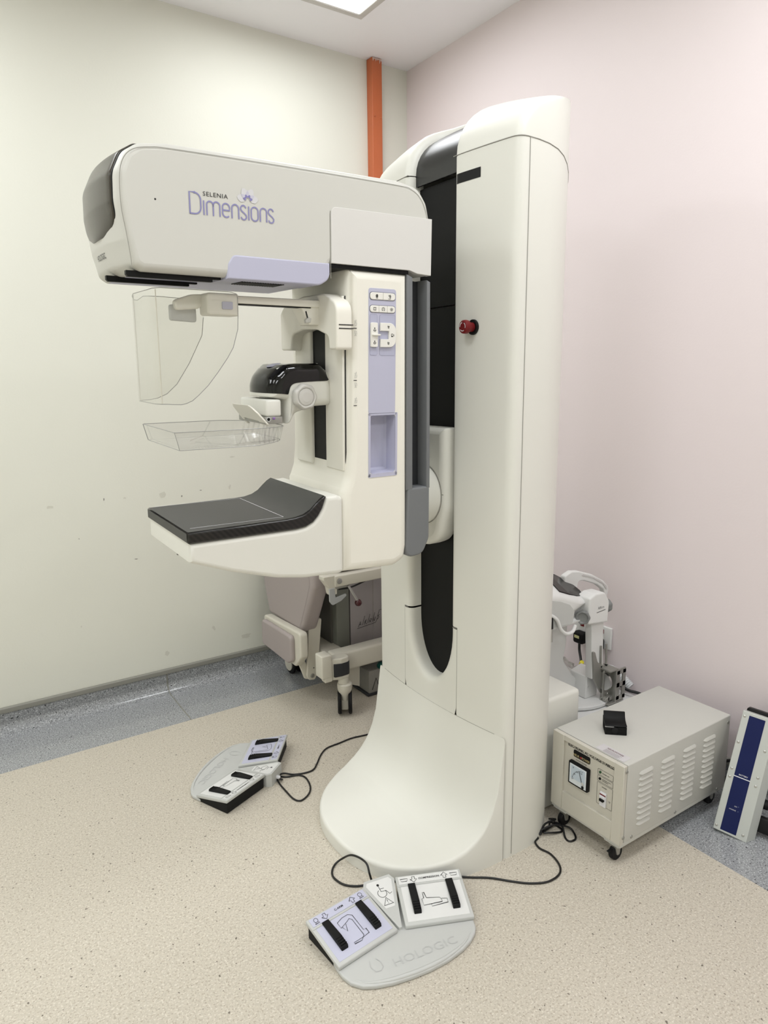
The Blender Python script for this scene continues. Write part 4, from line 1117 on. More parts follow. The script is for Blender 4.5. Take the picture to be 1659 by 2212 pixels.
cyl('needle_hub', (xm, 1.3115, .211), (-1, 0, 0), .0055, .002, LGREY, MT, 16); cyl('zero_screw', (xm, 1.3105, .199), (-1, 0, 0), .005, .003, BLACK, MT, 16)
strokes('print', [rrect_c(1.207-1.207, .268-.268, .058, .019, .003)], .0009, (fx_, 1.265, .267), NX, NY, PRINT, FP_)
strokes('print', [rrect_c(0, 0, .058, .019, .003)], .0009, (fx_, 1.265, .2445), NX, NY, PRINT, FP_)
strokes('print', [rrect_c(0, 0, .058, .073, .003)], .0009, (fx_, 1.265, .1675), NX, NY, PRINT, FP_)
text('print', 'POWER ON', .0048, (fx_, 1.248, .2755), NX, NY, PRINT, FP_, 'LEFT', .0006, 1.0, .02)
text('print', 'STABILIZER OUTPUT', .0040, (fx_, 1.248, .2560), NX, NY, PRINT, FP_, 'LEFT', .0006, .9, .02); text('print', 'BYPASS MODE', .0040, (fx_, 1.248, .2510), NX, NY, PRINT, FP_, 'LEFT', .0006, .9, .02)
text('print', 'POWER', .0052, (fx_, 1.238, .2300), NX, NY, PRINT, FP_, 'CENTER', .0006, 1.0, .02)
lathe('pilot_lamp', [(.0042, 0), (.004, .003), (.002, .0045)], (fx_, 1.2555, .2768), (-1, 0, 0), mat('lamp_green', (24, 70, 34), .3), ST, 14)
lathe('pilot_lamp', [(.0042, 0), (.004, .003), (.002, .0045)], (fx_, 1.2555, .2545), (-1, 0, 0), BLACK, ST, 14)
BK = box('breaker', (fx_-.006, 1.227, .1685), (fx_, 1.250, .216), .001, PRINTW, ST)
box('breaker_stripe', (fx_-.0066, 1.2275, .2065), (fx_-.005, 1.2495, .2105), 0, RED, BK); box('breaker_toggle', (fx_-.014, 1.231, .1885), (fx_-.005, 1.246, .1965), .001, BLACK, BK); box('breaker_body', (fx_-.010, 1.229, .1965), (fx_-.005, 1.248, .2055), .001, PRINTW, BK)
lathe('screw', [(.0035, 0), (.003, .0012)], (fx_, 1.2165, .1935), (-1, 0, 0), STEEL, ST, 12)
# pressed louvres in the near side: four columns of ten
lv = None
for c_x in (1.702, 1.8135, 1.9285, 2.0415):
    for k in range(10):
        z = .1225+.0191*k
        if lv is None:
            V = []; L_ = .0715
            for x_, s in ((0, .0), (.004, .55), (.009, .9), (.012, 1), (L_-.012, 1), (L_-.009, .9), (L_-.004, .55), (L_, 0)):
                V += [(x_, -.0001, .0065*s+.0), (x_, -.0032*s-.0001, .0035*s), (x_, -.0062*s-.0001, -.0030*s), (x_, -.0001, -.0045*s)]
            F = []
            for i in range(7):
                for q in range(3): F.append((4*i+q, 4*i+q+1, 4*i+q+5, 4*i+q+4))
            set_org((0, 0, 0)); lv = mesh_obj('louvre', V, F, CASE, ST, 50, closed=False); set_org(ST.location)
            lv.location = Vector((c_x, sy0, z))-ORG
        else: copy_obj(lv, 'louvre', ST, Vector((c_x, sy0, z))-ORG)
sc = None
for x, z in ((1.642, .322), (1.643, .100), (1.683, .088), (1.909, .084), (2.185, .318), (2.150, .079)):
    if sc is None:
        set_org((0, 0, 0)); sc = lathe('screw', [(.0058, 0), (.0055, .0012), (.003, .0022)], (0, 0, 0), (0, -1, 0), SATIN, ST, 14); set_org(ST.location); sc.location = Vector((x, sy0, z))-ORG
    else: copy_obj(sc, 'screw', ST, Vector((x, sy0, z))-ORG)
flat_poly('rating_label', [[(1.649, 1.182), (1.688, 1.182), (1.688, 1.287), (1.649, 1.287)]], (0, 0, sz1), (1, 0, 0), (0, 1, 0), mat('label_film', (206, 203, 204), .35), ST, .0005)
text('label_print', 'NEUROPOWER', .012, (1.676, 1.262, sz1), (0, -1, 0), (1, 0, 0), mat('label_maroon', (96, 44, 54), .5), ST, 'LEFT', .0009, .72)
for k in range(4): strokes('label_print', [[(0, 0), (.06-.006*(k % 2), 0)]], .0012, (1.667-.0045*k, 1.262, sz1), (0, -1, 0), (1, 0, 0), mat('label_grey', (140, 130, 134), .6), ST, .0009)
# U-channel feet and castors
for x, y in ((1.655, 1.20), (1.655, 1.408), (2.165, 1.20), (2.165, 1.408)):
    V, F = join(box_data((x-.022, y-.030, sz0-.001), (x+.030, y-.027, sz0+.012), 0), box_data((x-.022, y+.022, sz0-.001), (x+.030, y+.025, sz0+.012), 0), box_data((x-.022, y-.030, sz0-.002), (x+.030, y+.025, sz0), 0))
    mesh_obj('foot_channel', V, F, CASE, ST)
    cs = box('castor', (x-.014, y-.016, sz0-.010), (x+.018, y+.016, sz0-.001), .002, STEEL, ST)
    prism('castor_fork', round_poly([(x-.012, sz0-.006), (x+.014, sz0-.006), (x+.010, .020), (x-.002, .020)], .004), 'y', y-.013, y+.013, .001, SATIN, cs)
    lathe('castor_wheel', [(.012, -.009), (.022, -.009), (.0245, -.006), (.0245, .006), (.022, .009), (.012, .009)], (x+.004, y, .0247), (0, 1, 0), RUBBER, cs, 24)
    if y < 1.3: box('brake_lever', (x-.034, y-.004, .038), (x-.006, y+.004, .042), .001, RUBBER, cs)
set_org((0, 0, 0))

# black clip lying on the stabilizer
e = empty('black_clip', (1.785, 1.322, sz1), 'small black plastic clip standing on top of the grey stabilizer', 'clip', rz=math.radians(-43)); set_org((0, 0, 0))
# local: x along the length, y away from the camera, z up
CLU = [(-.030, .030), (-.026, .0335), (-.012, .034), (.002, .037), (.012, .045), (.019, .058), (.0235, .058), (.018, .041), (.008, .031), (-.006, .028), (-.020, .0275)]
prism('clip_jaw', CLU, 'x', -.034, .034, .0012, BLACK, e, 2)
CLD = [(-.030, .000), (-.031, .006), (-.0285, .016), (-.0285, .026), (-.0245, .0265), (-.024, .016), (-.0255, .007), (-.010, .006), (.012, .012), (.019, .020), (.021, .030), (.0235, .041), (.0275, .040), (.0255, .020), (.022, .006), (.016, .000)]
prism('clip_body', CLD, 'x', -.034, .034, .0012, BLACK, e, 2)
box('clip_wall', (.004, -.026, .004), (.034, .018, .030), .004, BLACK, e)
lathe('clip_boss', [(.011, 0), (.0105, .004), (.008, .005)], (-.004, -.0285, .016), (0, -1, .1), RUBBER, e, 20)
box('jaw_highlight', (-.0344, -.0290, .0258), (-.006, -.0240, .0272), 0, LGREY, e)  # light grey strip stands in for the highlight along the jaw edge
set_org((0, 0, 0))

# ================================================================== BATTERY UNIT leaning by the pink wall
BL_ = Vector((2.035, 1.102, .012)); Wd = Vector((.32, -.945, -.10)).normalized(); Lg = Vector((.328, -.005, .93)); Lg = (Lg-Wd*Lg.dot(Wd)).normalized(); Nn_ = Wd.cross(Lg).normalized()
if Nn_.x > 0: Nn_ = -Nn_
e = empty('battery_unit', (2.12, 1.05, 0), 'silver and navy battery unit leaning on the pink wall beside the stabilizer', 'battery unit'); set_org(e.location)
Mb = Matrix((Wd, Lg, Nn_)).transposed().to_4x4(); Mb.translation = BL_; set_xf(Mb)      # local: x width, y length, z towards the viewer
BW, BLn, BT = .112, .402, .040
ALU = mat('battery_silver', (196, 199, 194), .42, metal=.1)
prism('front_shell', round_poly([(0, 0), (BW-.010, -.003), (BW-.010, BLn), (0, BLn)], .003), 'z', -.006, 0, .002, ALU, e)
V = [(BW-.010, 0, 0), (BW-.010, BLn, 0), (BW+.008, BLn, -BT), (BW+.008, 0, -BT), (BW-.010, 0, -.006), (BW-.010, BLn, -.006)]
prism('side_shell', round_poly([(BW-.012, 0), (BW+.010, -.034), (0, -.034), (0, -.004), (BW-.02, -.001)], .002), 'y', 0, BLn, .001, ALU, e)
prism('blue_panel', rrect(.021, .006, .069, .187, .001), 'z', -.001, .0006, 0, NAVY, e); prism('blue_panel', rrect(.021, .190, .069, .392, .001), 'z', -.001, .0006, 0, NAVY, e)
prism('panel_line', rrect(.021, .187, .069, .190, 0), 'z', -.001, .0004, 0, PRINTW, e)
text('print', 'BATTERY', .0065, (.034, .197, .0006), (1, 0, 0), (0, 1, 0), PRINTW, e, 'LEFT', .0006, 1.0, .01)
text('print', 'ON', .0052, (.044, .094, .0006), (1, 0, 0), (0, 1, 0), PRINTW, e, 'LEFT', .0006); text('print', 'CHARGE', .0052, (.031, .081, .0006), (1, 0, 0), (0, 1, 0), PRINTW, e, 'LEFT', .0006)
for x, y in ((.056, .096), (.058, .081)): cyl('indicator', (x, y, .0004), (0, 0, 1), .002, .0005, mat('lamp_off', (60, 70, 110), .3), e, 10)
for x, y in ((.008, .014), (.010, .180), (.010, .208), (.009, .297), (.008, .385), (.088, .016), (.088, .180), (.088, .208), (.088, .297), (.088, .385)):
    lathe('screw', [(.0046, 0), (.0042, .0012), (.002, .0018)], (x, y, 0), (0, 0, 1), STEEL, e, 12)
box('rear_case', (.006, .010, -.085), (BW+.004, BLn+.010, -.034), .006, BLACK, e)
box('connector', (BW-.01, .035, -.070), (BW+.06, .085, -.040), .006, RUBBER, e); cyl('connector_boss', (BW+.002, .125, -.055), (1, 0, 0), .016, .02, RUBBER, e, 18)
set_xf(None)
tube('cable', catmull([(2.212, 1.20, .10), (2.245, 1.19, .14), (2.25, 1.13, .15), (2.22, 1.10, .12)], 6), .006, CABLE, e, 8); tube('cable', catmull([(2.212, 1.19, .06), (2.25, 1.17, .09), (2.26, 1.12, .09), (2.22, 1.09, .07)], 6), .006, CABLE, e, 8)
set_org((0, 0, 0))

# ================================================================== EXAMINATION CHAIR behind the machine
EC = empty('examination_chair', (1.75, 2.85, 0), 'white framed examination chair with taupe vinyl cushions behind the machine', 'examination chair'); set_org(EC.location)
box('side_rail', (1.43, 2.55, .180), (2.20, 2.625, .270), .012, FRAMEW, EC); box('side_rail', (1.43, 3.06, .180), (2.20, 3.125, .270), .012, FRAMEW, EC)
box('cross_rail', (1.44, 2.60, .195), (1.535, 3.08, .245), .006, FRAMEW, EC); box('cross_rail', (2.10, 2.60, .195), (2.18, 3.08, .245), .006, FRAMEW, EC)
box('upper_rail', (1.412, 2.50, .602), (2.20, 2.55, .652), .006, FRAMEW, EC); box('upper_rail', (1.44, 3.08, .602), (2.20, 3.13, .652), .006, FRAMEW, EC)
lathe('end_bolt', [(.013, 0), (.013, .002), (.009, .003), (.009, .006), (.004, .0065)], (1.434, 2.5, .628), (0, -1, 0), STEEL, EC, 20)
prism('end_bracket', round_poly([(1.36, .655), (1.415, .655), (1.415, .60), (1.425, .595), (1.425, .57), (1.395, .565), (1.388, .60), (1.36, .64)], .004), 'y', 2.505, 2.55, .003, FRAMEW, EC)
HK = prism('hook', round_poly([(1.384, .600, 0), (1.410, .600, 0), (1.414, .556, .004), (1.466, .566, .006), (1.470, .556, .008), (1.44, .536, .02), (1.398, .524, .01), (1.384, .543, .01)], .004), 'y', 2.50, 2.508, .002, HOOKP, EC)
lab(HK, 'milky translucent plastic hook')
box('latch_plate', (1.415, 2.505, .592), (1.49, 2.54, .603), .002, SATIN, EC)
LV2 = tube('lever', [(1.478, 2.50, .600), (1.524, 2.495, .520)], .006, STEEL, EC, 12); lathe('lever_knob', [(.002, -.016), (.010, -.0125), (.0152, -.005), (.016, 0), (.0152, .005), (.010, .0125), (.002, .016)], (1.525, 2.495, .514), (0, 0, 1), mat('knob_maroon', (66, 16, 22), .25), LV2, 20)
tube('gas_cable', catmull([(1.44, 2.52, .585), (1.50, 2.51, .587), (1.60, 2.53, .600), (1.72, 2.56, .615)], 5), .004, CABLE, EC, 8)
box('seat_cushion', (1.44, 2.53, .655), (2.20, 3.10, .735), .025, CUSH, EC)
box('lift_column', (1.53, 2.70, .20), (1.60, 3.02, .62), .004, mat('grey_green_steel', (122, 124, 116), .5), EC)
# pleated metal cover
pl_ = [(1.605, 2.700), (1.69, 2.700), (1.692, 2.704), (1.735, 2.704), (1.737, 2.699), (1.775, 2.699), (1.777, 2.705), (1.85, 2.705), (1.95, 2.705), (1.95, 3.0), (1.605, 3.0)]
MC = prism('metal_cover', pl_, 'z', .20, .61, 0, BRUSHED, EC, sharp=10)
L0 = (1.640, 2.6985, .305)
AK = [[(.006, .006), (.020, .032), (.022, .014)], [(.012, .016), (.022, .020)], [(.030, .012), (.044, .056)],
      [(.040, .012), (.048, .034)], [(.054, .036), (.045, .022), (.054, .014)], [(.060, .016), (.074, .060)], [(.068, .016), (.075, .036), (.083, .034), (.080, .026), (.072, .026), (.080, .016)], [(.088, .018), (.102, .062)],
      [(.096, .040), (.092, .026), (.098, .020), (.106, .040)], [(.112, .020), (.128, .070), (.142, .070)], [(.130, .046), (.121, .042), (.126, .034), (.120, .026), (.113, .026)],
      [(0, 0), (.105, .010), (.112, .020)]]
strokes('cover_print', AK, .0022, L0, SXD, SYD, PRINT, MC, .0006)
box('inner_rail', (1.46, 2.86, .36), (1.53, 2.90, .395), .003, FRAMEW, EC); box('inner_plate', (1.52, 2.74, .20), (1.53, 3.02, .60), 0, mat('dark_inner', (96, 94, 88), .6), EC)
# hanging leg section
C1 = [(2.585, .655, .02), (2.580, .585, .03), (2.705, .345, .03), (3.060, .342, .03), (3.115, .50, .05), (3.125, .655, .02)]
cu1 = prism('leg_cushion', round_poly(C1, .03, 6), 'x', 1.345, 1.43, .022, CUSH, EC, 6)
strokes('stitching', [[(p.x, p.y) for p in catmull([(2.615-0*k, .64, 0), (2.612, .585, 0), (2.72, .366, 0), (2.735, .358, 0)], 5)]], .0012, (1.3446, 0, 0), (0, 1, 0), (0, 0, 1), mat('stitch_grey', (130, 118, 114), .6), cu1, -.0012)
prism('foot_tray', round_poly([(2.640, .372), (3.030, .352), (3.035, .20), (2.70, .195), (2.640, .255)], .02), 'x', 1.305, 1.345, .008, FRAMEW, EC)
prism('foot_cushion', round_poly([(2.695, .345), (3.012, .338), (3.020, .21), (2.735, .203), (2.695, .225)], .022, 5), 'x', 1.283, 1.308, .010, CUSH, EC, 5)
prism('hinge_arm', round_poly([(1.385, .40), (1.45, .40), (1.42, .13), (1.405, .105), (1.375, .110), (1.365, .13)], .012), 'y', 2.70, 2.715, .003, FRAMEW, EC)
prism('hinge_arm', round_poly([(1.30, .29), (1.33, .28), (1.395, .13), (1.385, .105), (1.36, .115)], .010), 'y', 2.716, 2.728, .003, FRAMEW, EC)
lathe('hinge_bolt', [(.011, 0), (.010, .003), (.006, .004)], (1.392, 2.700, .128), (0, -1, 0), SATIN, EC, 16); cyl('hinge_pin', (1.40, 2.70, .165), (0, -1, 0), .003, .001, PRINT, EC, 10)
tube('link_rod', [(1.36, 2.72, .42), (1.45, 2.74, .60)], .008, SATIN, EC, 8); tube('link_rod', [(1.36, 3.0, .42), (1.45, 2.98, .60)], .008, SATIN, EC, 8)
# front castor post
prism('castor_arm', round_poly([(1.350, 2.499, .006), (1.385, 2.499, .006), (1.392, 2.507, .004), (1.430, 2.492, .02), (1.478, 2.495, .03), (1.478, 2.545, .03), (1.430, 2.556, .01), (1.36, 2.556, .01), (1.350, 2.53, .006)], .01), 'z', .175, .275, .006, FRAMEW, EC)
box('castor_block', (1.335, 2.497, .195), (1.385, 2.56, .302), .006, FRAMEW, EC)
prism('grip_band', round_poly([(1.397, 2.496, .004), (1.430, 2.490, .02), (1.480, 2.493, .03), (1.480, 2.545, .03), (1.43, 2.55, .01), (1.397, 2.53, .004)], .01), 'z', .192, .252, .001, DGREY, EC)
lathe('castor_post', [(.020, 0), (.024, .002), (.024, .03), (.020, .032)], (1.452, 2.517, .145), (0, 0, 1), FRAMEW, EC, 24)
CS2 = lathe('castor_housing', [(.017, 0), (.020, .018), (.031, .046), (.0335, .058), (.0335, .076), (.030, .080)], (1.455, 2.512, .068), (0, 0, 1), FRAMEW, EC, 24)
WA = Vector((.866, -.5, 0)); WC = Vector((1.457, 2.516, .0552))
V, F = box_data((-.0165, -.016, -.035), (.0165, .016, .045), .005); mesh_obj('castor_fork', [tuple(WC+WA*x+Vector((.5, .866, 0))*y+Vector((0, 0, z))) for x, y, z in V], F, FRAMEW, CS2)
for dx in (-.024, .024): lathe('castor_wheel', [(.03, -.008), (.050, -.008), (.055, -.004), (.055, .004), (.050, .008), (.03, .008)], tuple(WC+WA*dx), tuple(WA), RUBBER, CS2, 32)
for dx in (-.022, .022): lathe('castor_wheel', [(.03, -.008), (.050, -.008), (.055, -.004), (.055, .004), (.050, .008), (.03, .008)], (1.47+dx, 3.05, .0552), (1, 0, 0), RUBBER, EC, 32)
for dx in (-.032, .032): lathe('wheel_disc', [(.038, -.003), (.038, .003)], (1.47+dx, 3.05, .0552), (1, 0, 0), FRAMEW, EC, 28)
box('castor_fork', (1.452, 3.03, .06), (1.488, 3.07, .19), .005, FRAMEW, EC)
for y in (2.53, 3.05):
    lathe('castor_wheel', [(.03, -.012), (.050, -.012), (.055, -.006), (.055, .006), (.050, .012), (.03, .012)], (2.15, y, .0552), (1, 0, 0), RUBBER, EC, 28); box('castor_fork', (2.13, y-.015, .06), (2.17, y+.03, .19), .004, FRAMEW, EC)
prism('under_panel', [(1.545, .075), (1.60, .05), (1.603, .18), (1.545, .18)], 'y', 2.62, 2.632, 0, FRAMEW, EC); box('under_panel', (1.50, 2.64, .10), (1.60, 2.66, .18), .002, mat('dark_inner', (96, 94, 88)), EC)
set_org((0, 0, 0))
e = empty('floor_pedal', (1.70, 2.65, 0), 'grey floor pedal with arrow mark and green knob under the examination chair', 'floor pedal'); set_org(e.location)
box('pedal_body', (1.635, 2.59, .012), (1.80, 2.72, .125), .004, mat('pedal_grey', (146, 144, 138), .5), e)
box('pedal_base', (1.625, 2.585, 0), (1.81, 2.73, .014), .003, DGREY, e)
strokes('arrow_mark', [[(0, 0), (.022, .055), (.040, .004)]], .004, (1.652, 2.59, .028), SXD, SYD, PRINT, e)
lathe('knob', [(.008, 0), (.022, .006), (.025, .018), (.018, .030), (.006, .034)], (1.715, 2.60, .118), (0, 0, 1), GREEN, e, 20)
set_org((0, 0, 0))

# ================================================================== BIOPSY GUIDANCE UNIT on its stand behind the column
GS = empty('equipment_stand', (2.07, 1.74, 0), 'low white stand with a round top plate behind the column', 'equipment stand'); set_org(GS.location)
WST = mat('stand_white', (226, 226, 224), .4)
box('stand_body', (1.835, 1.49, 0), (2.285, 2.0, .218), .012, WST, GS)
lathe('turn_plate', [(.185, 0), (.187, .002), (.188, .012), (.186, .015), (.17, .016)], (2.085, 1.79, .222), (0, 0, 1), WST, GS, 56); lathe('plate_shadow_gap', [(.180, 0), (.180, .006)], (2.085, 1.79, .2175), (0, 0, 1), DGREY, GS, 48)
set_org((0, 0, 0))
BG = empty('biopsy_unit', (2.05, 1.72, .238), 'white biopsy guidance unit with handle, grey knobs and metal bracket on the round stand', 'biopsy unit'); set_org(BG.location)
# curved foot
prism('foot_shell', round_poly([(1.835, .238, 0), (2.13, .238, .01), (2.125, .275, .03), (2.05, .315, .05), (1.985, .40, .04), (2.000, .46, .03), (2.005, .60, .01), (1.835, .60, 0)], .01, 5), 'y', 1.72, 1.86, .010, WST, BG)
prism('foot_block', round_poly([(2.055, .238), (2.125, .238), (2.125, .345), (2.06, .33)], .006), 'y', 1.665, 1.75, .004, WST, BG)
def headw(v):
    x, y, z = v
    if x > 1.93: y = 1.71+(y-1.71)*(1-.72*min(1, (x-1.93)/.16)**2)
    t = min(1, max(0, (z-.60)/.10))
    return (x, y, z+t*(.040-.50*(1.79-y)))
HP_ = []
for (a, b) in zip(*(lambda q: (q, q[1:]+q[:1]))(round_poly([(1.78, .585, .01), (2.04, .583, .02), (2.085, .61, .02), (2.09, .645, .015), (2.06, .668, .03), (1.95, .715, .05), (1.86, .748, .05), (1.78, .766, .01)], .02, 5))):
    n_ = max(1, int((Vector(b)-Vector(a)).length/.015)); HP_ += [tuple(Vector(a).lerp(Vector(b), k/n_)) for k in range(n_)]
HD = prism('head', HP_, 'y', 1.628, 1.79, .012, WST, BG, 5, headw, mid=6)
prism('side_cover', round_poly([(1.79, .598), (1.918, .593), (1.926, .640), (1.90, .668), (1.85, .690), (1.79, .706)], .01), 'y', 1.6265, 1.64, .001, LGREY, HD)
wz = lambda x: (.7495-(x-1.86)*.367 if x < 1.95 else .7165-(x-1.95)*.44)+.0022
WP = [(1.868, 1.652), (1.92, 1.650), (1.965, 1.655), (2.010, 1.668), (2.040, 1.690), (2.047, 1.71), (2.040, 1.732), (2.010, 1.752), (1.965, 1.764), (1.92, 1.768), (1.885, 1.766)]
V = [(x, y, wz(x)+.040-.50*(1.79-y)+.001) for x, y in WP]+[(x, y, wz(x)+.040-.50*(1.79-y)-.004) for x, y in WP]; n = len(WP)
mesh_obj('window', V, [tuple(range(n)), tuple(range(n, 2*n))]+[(i, (i+1) % n, n+(i+1) % n, n+i) for i in range(n)], mat('window_black', (18, 15, 15), .12, spec=.3), HD, closed=True)
prism('ear', round_poly([(1.80, .745), (1.835, .745), (1.828, .80), (1.80, .803)], .012), 'y', 1.80, 1.812, .003, WST, BG)
tube('hose_guard', catmull([(1.79, 1.625, .655), (1.822, 1.618, .63), (1.842, 1.615, .59), (1.87, 1.612, .568), (1.905, 1.615, .568), (1.93, 1.625, .582)], 6), .0068, WST, BG, 10)
tube('lead_plug', [(1.800, 1.622, .60), (1.801, 1.622, .55)], .006, STEEL, BG, 12); tube('lead', [(1.798, 1.622, .64), (1.80, 1.622, .60)], .007, CABLE, BG, 10)
# grab handle
hp = [(1.99, .735), (2.03, .748), (2.07, .742), (2.15, .715), (2.22, .678), (2.252, .648), (2.256, .63), (2.240, .57), (2.216, .57), (2.230, .62), (2.222, .64), (2.18, .668), (2.10, .698), (2.07, .700), (2.062, .66), (1.99, .66)]
prism('handle', round_poly(hp, .012, 5), 'y', 1.735, 1.760, .006, WST, BG, 4)
prism('handle_slot', round_poly([(2.085, .722), (2.15, .701), (2.215, .665), (2.237, .638), (2.243, .640), (2.236, .655), (2.195, .684), (2.15, .706), (2.09, .727)], .002), 'y', 1.7325, 1.7365, 0, mat('handle_shade', (205, 202, 200), .6), BG)
# pivot block, knobs, post
PB = prism('pivot_block', round_poly([(1.995, .572, .01), (2.108, .560, .008), (2.112, .645, .03), (2.082, .686, .03), (2.03, .688, .01), (1.995, .675, .01)], .01, 5), 'y', 1.617, 1.68, .008, WST, BG, 4)
text('maker_print', 'Affirm', .016, (2.062, 1.617, .628), (1, 0, .03), SYD, GREY, PB, 'CENTER', .0006, .9); strokes('maker_print', [[(0, 0), (.05, .004)]], .0022, (2.038, 1.617, .612), SXD, SYD, PRINT, PB)
def knob2(c, ax_):
    V = []; F = []; n = 36; d = Vector(ax_).normalized(); x_, y_ = frame_of(d)
    for r_, h_, lob in ((.009, -.02, 0), (.009, .0, 0), (.020, .006, .4), (.0265, .018, 1), (.0265, .026, 1), (.024, .031, .8), (.020, .031, 0), (.016, .027, 0), (.006, .026, 0)):
        for k in range(n): a = 2*math.pi*k/n; q = r_+lob*.0012*math.cos(7*a); V.append(tuple(Vector(c)+d*h_+x_*(q*math.cos(a))+y_*(q*math.sin(a))))
    for i in range(8):
        for k in range(n): j = (k+1) % n; F.append((i*n+k, i*n+j, (i+1)*n+j, (i+1)*n+k))
    F.append(tuple(range(n))); F.append(tuple(8*n+k for k in range(n)))
    return mesh_obj('knob', V, F, KNOBD, BG)
knob2((1.990, 1.64, .605), (-.80, -.6, 0)); knob2((2.110, 1.65, .615), (.9, -.1, 0))
prism('post', round_poly([(2.040, .575), (2.112, .570), (2.124, .33), (2.058, .33)], .003), 'y', 1.640, 1.672, .004, WST, BG)
for x in (2.102, 2.134): tube('guide_pin', [(x, 1.636, .375), (x-.004, 1.636, .46)], .0042, SATIN, BG, 10); cyl('pin_nut', (x, 1.636, .371), (0, 0, 1), .006, .006, BLACK, BG, 12)
# metal bracket
prism('bracket_plate', round_poly([(2.048, .446, .003), (2.060, .446, .01), (2.078, .400, .02), (2.104, .380, .01), (2.126, .374, .004), (2.126, .262, .004), (2.106, .262, .006), (2.062, .33, .006)], .004), 'y', 1.632, 1.640, .001, SATIN, BG)
prism('bracket_top', rrect(2.10, 1.588, 2.150, 1.655, .004), 'z', .364, .371, .001, SATIN, BG)
lathe('graduated_disc', [(.036, 0), (.036, .010)], (2.112, 1.622, .318), (-1, 0, 0), STEEL, BG, 32)
prism('bracket_channel', round_poly([(2.098, .232), (2.140, .232), (2.140, .366), (2.104, .366), (2.098, .356)], .003), 'y', 1.616, 1.622, .001, SATIN, BG)
box('bracket_web', (2.138, 1.588, .232), (2.144, 1.622, .366), .001, SATIN, BG)
V, F = join(prism_data(rrect(2.143, .345, 2.196, .366, .003), 'y', 1.588, 1.594, 0), prism_data(rrect(2.143, .236, 2.196, .255, .003), 'y', 1.588, 1.594, 0), prism_data(rrect(2.143, .292, 2.196, .310, .002), 'y', 1.588, 1.594, 0),
            prism_data(rrect(2.143, .24, 2.160, .36, .001), 'y', 1.588, 1.594, 0), prism_data(rrect(2.179, .24, 2.196, .36, .001), 'y', 1.588, 1.594, 0))
mesh_obj('slotted_flange', V, F, SATIN, BG); box('bracket_rib', (2.10, 1.588, .228), (2.19, 1.618, .233), .001, SATIN, BG)
for x, z, r_ in ((2.118, .295, .008), (2.126, .322, .006), (2.124, .262, .006)): cyl('bolt', (x, 1.616, z), (0, -1, 0), r_, .004 if r_ < .007 else .010, STEEL, BG, 14)
prism('bracket_leg', [(2.112, .262), (2.118, .262), (2.118, .239), (2.112, .239)], 'y', 1.60, 1.64, 0, SATIN, BG); prism('clamp_shoe', round_poly([(2.098, .239), (2.15, .239), (2.162, .240), (2.15, .252), (2.115, .258), (2.098, .250)], .003), 'y', 1.60, 1.63, .002, SATIN, BG)
set_org((0, 0, 0))

# clear bag on the stand
random.seed(5)
V = []; F = []; NB, MB_ = 14, 8
for i in range(NB+1):
    for j in range(MB_+1):
        u_, v_ = i/NB, j/MB_
        x = 2.165-.05*u_-.05*(1-v_); y = 1.90-.21*u_-.03*(1-v_)
        z = .288-.01*u_+.020*v_+.035*math.sin(math.pi*v_)*(1-.3*u_)+random.uniform(-.008, .008)
        V.append((x, y, z))
for i in range(NB):
    for j in range(MB_): a = i*(MB_+1)+j; F.append((a, a+1, a+MB_+2, a+MB_+1))
bg = mesh_obj('plastic_bag', V, F, BAG, None, 20, closed=False)
md = bg.modifiers.new('thickness', 'SOLIDIFY'); md.thickness = .0004
tag(bg, 'crumpled clear plastic bag lying on the white stand', 'plastic bag')

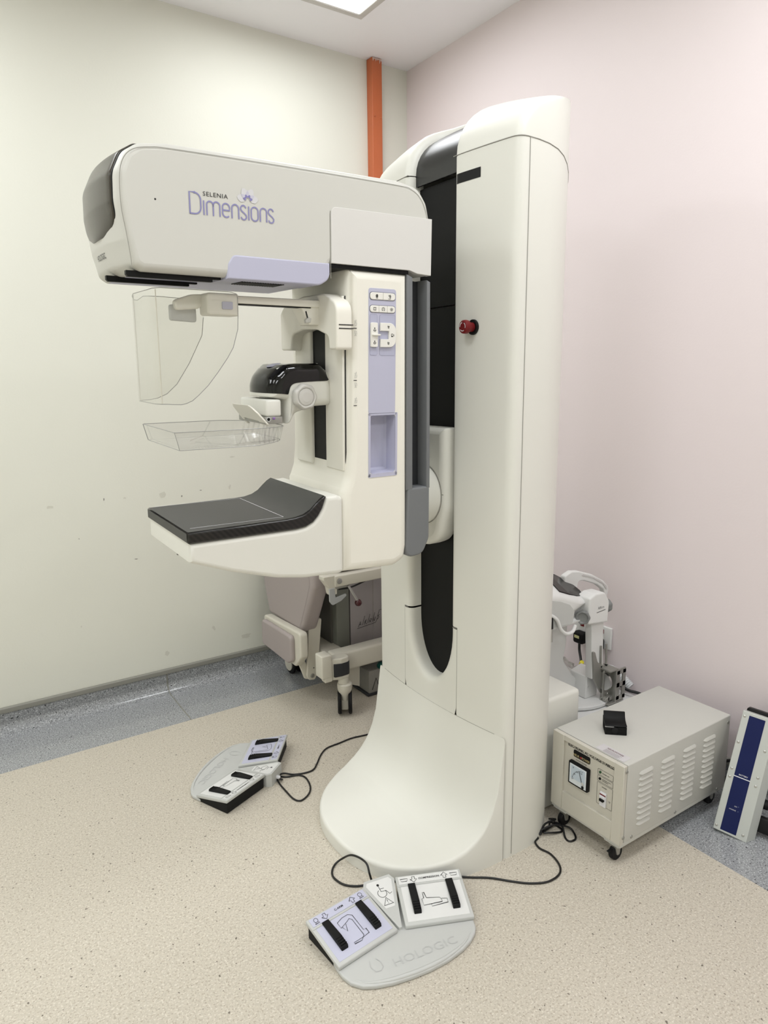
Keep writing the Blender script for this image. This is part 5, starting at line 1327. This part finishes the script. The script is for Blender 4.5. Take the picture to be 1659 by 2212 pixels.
# wall socket with plug, hose
e = empty('wall_socket', (XW, 1.845, .40), 'white double wall socket with red switches on the pink wall', 'wall socket'); set_org(e.location)
box('face_plate', (XW-.012, 1.745, .355), (XW, 1.940, .452), .004, WST, e)
for y in (1.79, 1.895): box('rocker_switch', (XW-.016, y-.009, .420), (XW-.011, y+.009, .438), .001, mat('switch_red', (112, 12, 20), .4), e)
set_org((0, 0, 0))
e = empty('power_plug', (XW-.035, 1.888, .37), 'black three-pin plug with pale label and hanging cord in the wall socket', 'plug'); set_org(e.location)
box('plug_body', (XW-.052, 1.862, .350), (XW-.013, 1.914, .402), .010, BLACK, e); flat_poly('plug_label', [[(-.013, -.005), (.013, -.005), (.013, .008), (-.013, .008)]], (XW-.052, 1.890, .380), NX, NY, mat('plug_label_cream', (206, 204, 150), .5), e)
tube('cord', catmull([(XW-.035, 1.888, .352), (XW-.037, 1.885, .32), (XW-.05, 1.865, .29), (XW-.075, 1.835, .262), (XW-.10, 1.80, .25), (XW-.11, 1.76, .247)], 6), .0055, CABLE, e, 8); lathe('cord_tag', [(.004, -.012), (.009, -.010), (.009, .010), (.004, .012)], (XW-.062, 1.85, .275), (.3, .6, -1), YELLOW, e, 14)
set_org((0, 0, 0))
e = empty('power_plug', (XW-.03, 1.79, .375), 'black plug partly hidden behind the white post of the biopsy unit', 'plug'); set_org(e.location)
box('plug_body', (XW-.045, 1.772, .352), (XW-.013, 1.808, .400), .008, BLACK, e); tube('cord', catmull([(XW-.03, 1.79, .354), (XW-.03, 1.787, .32), (XW-.025, 1.77, .28), (XW-.03, 1.74, .25)], 5), .005, CABLE, e, 8)
set_org((0, 0, 0))
hs = [Vector(p) for p in catmull([(2.275, 1.77, .25), (2.268, 1.735, .285), (2.268, 1.70, .290), (2.27, 1.66, .275), (2.275, 1.62, .248)], 12)]
R_ = [.0165 if i % 2 else .0195 for i in range(len(hs))]
tag(tube('ribbed_hose', hs, R_, mat('hose_white', (214, 216, 217), .45), None, 14), 'white ribbed hose curving over the stand against the pink wall', 'hose')
tag(tube('black_cable', catmull([(2.23, 1.72, .245), (2.235, 1.67, .262), (2.245, 1.61, .246), (2.262, 1.56, .243), (2.265, 1.50, .224)], 6), .0062, CABLE, None, 8), 'black cable running over the white stand behind the stabilizer', 'cable')
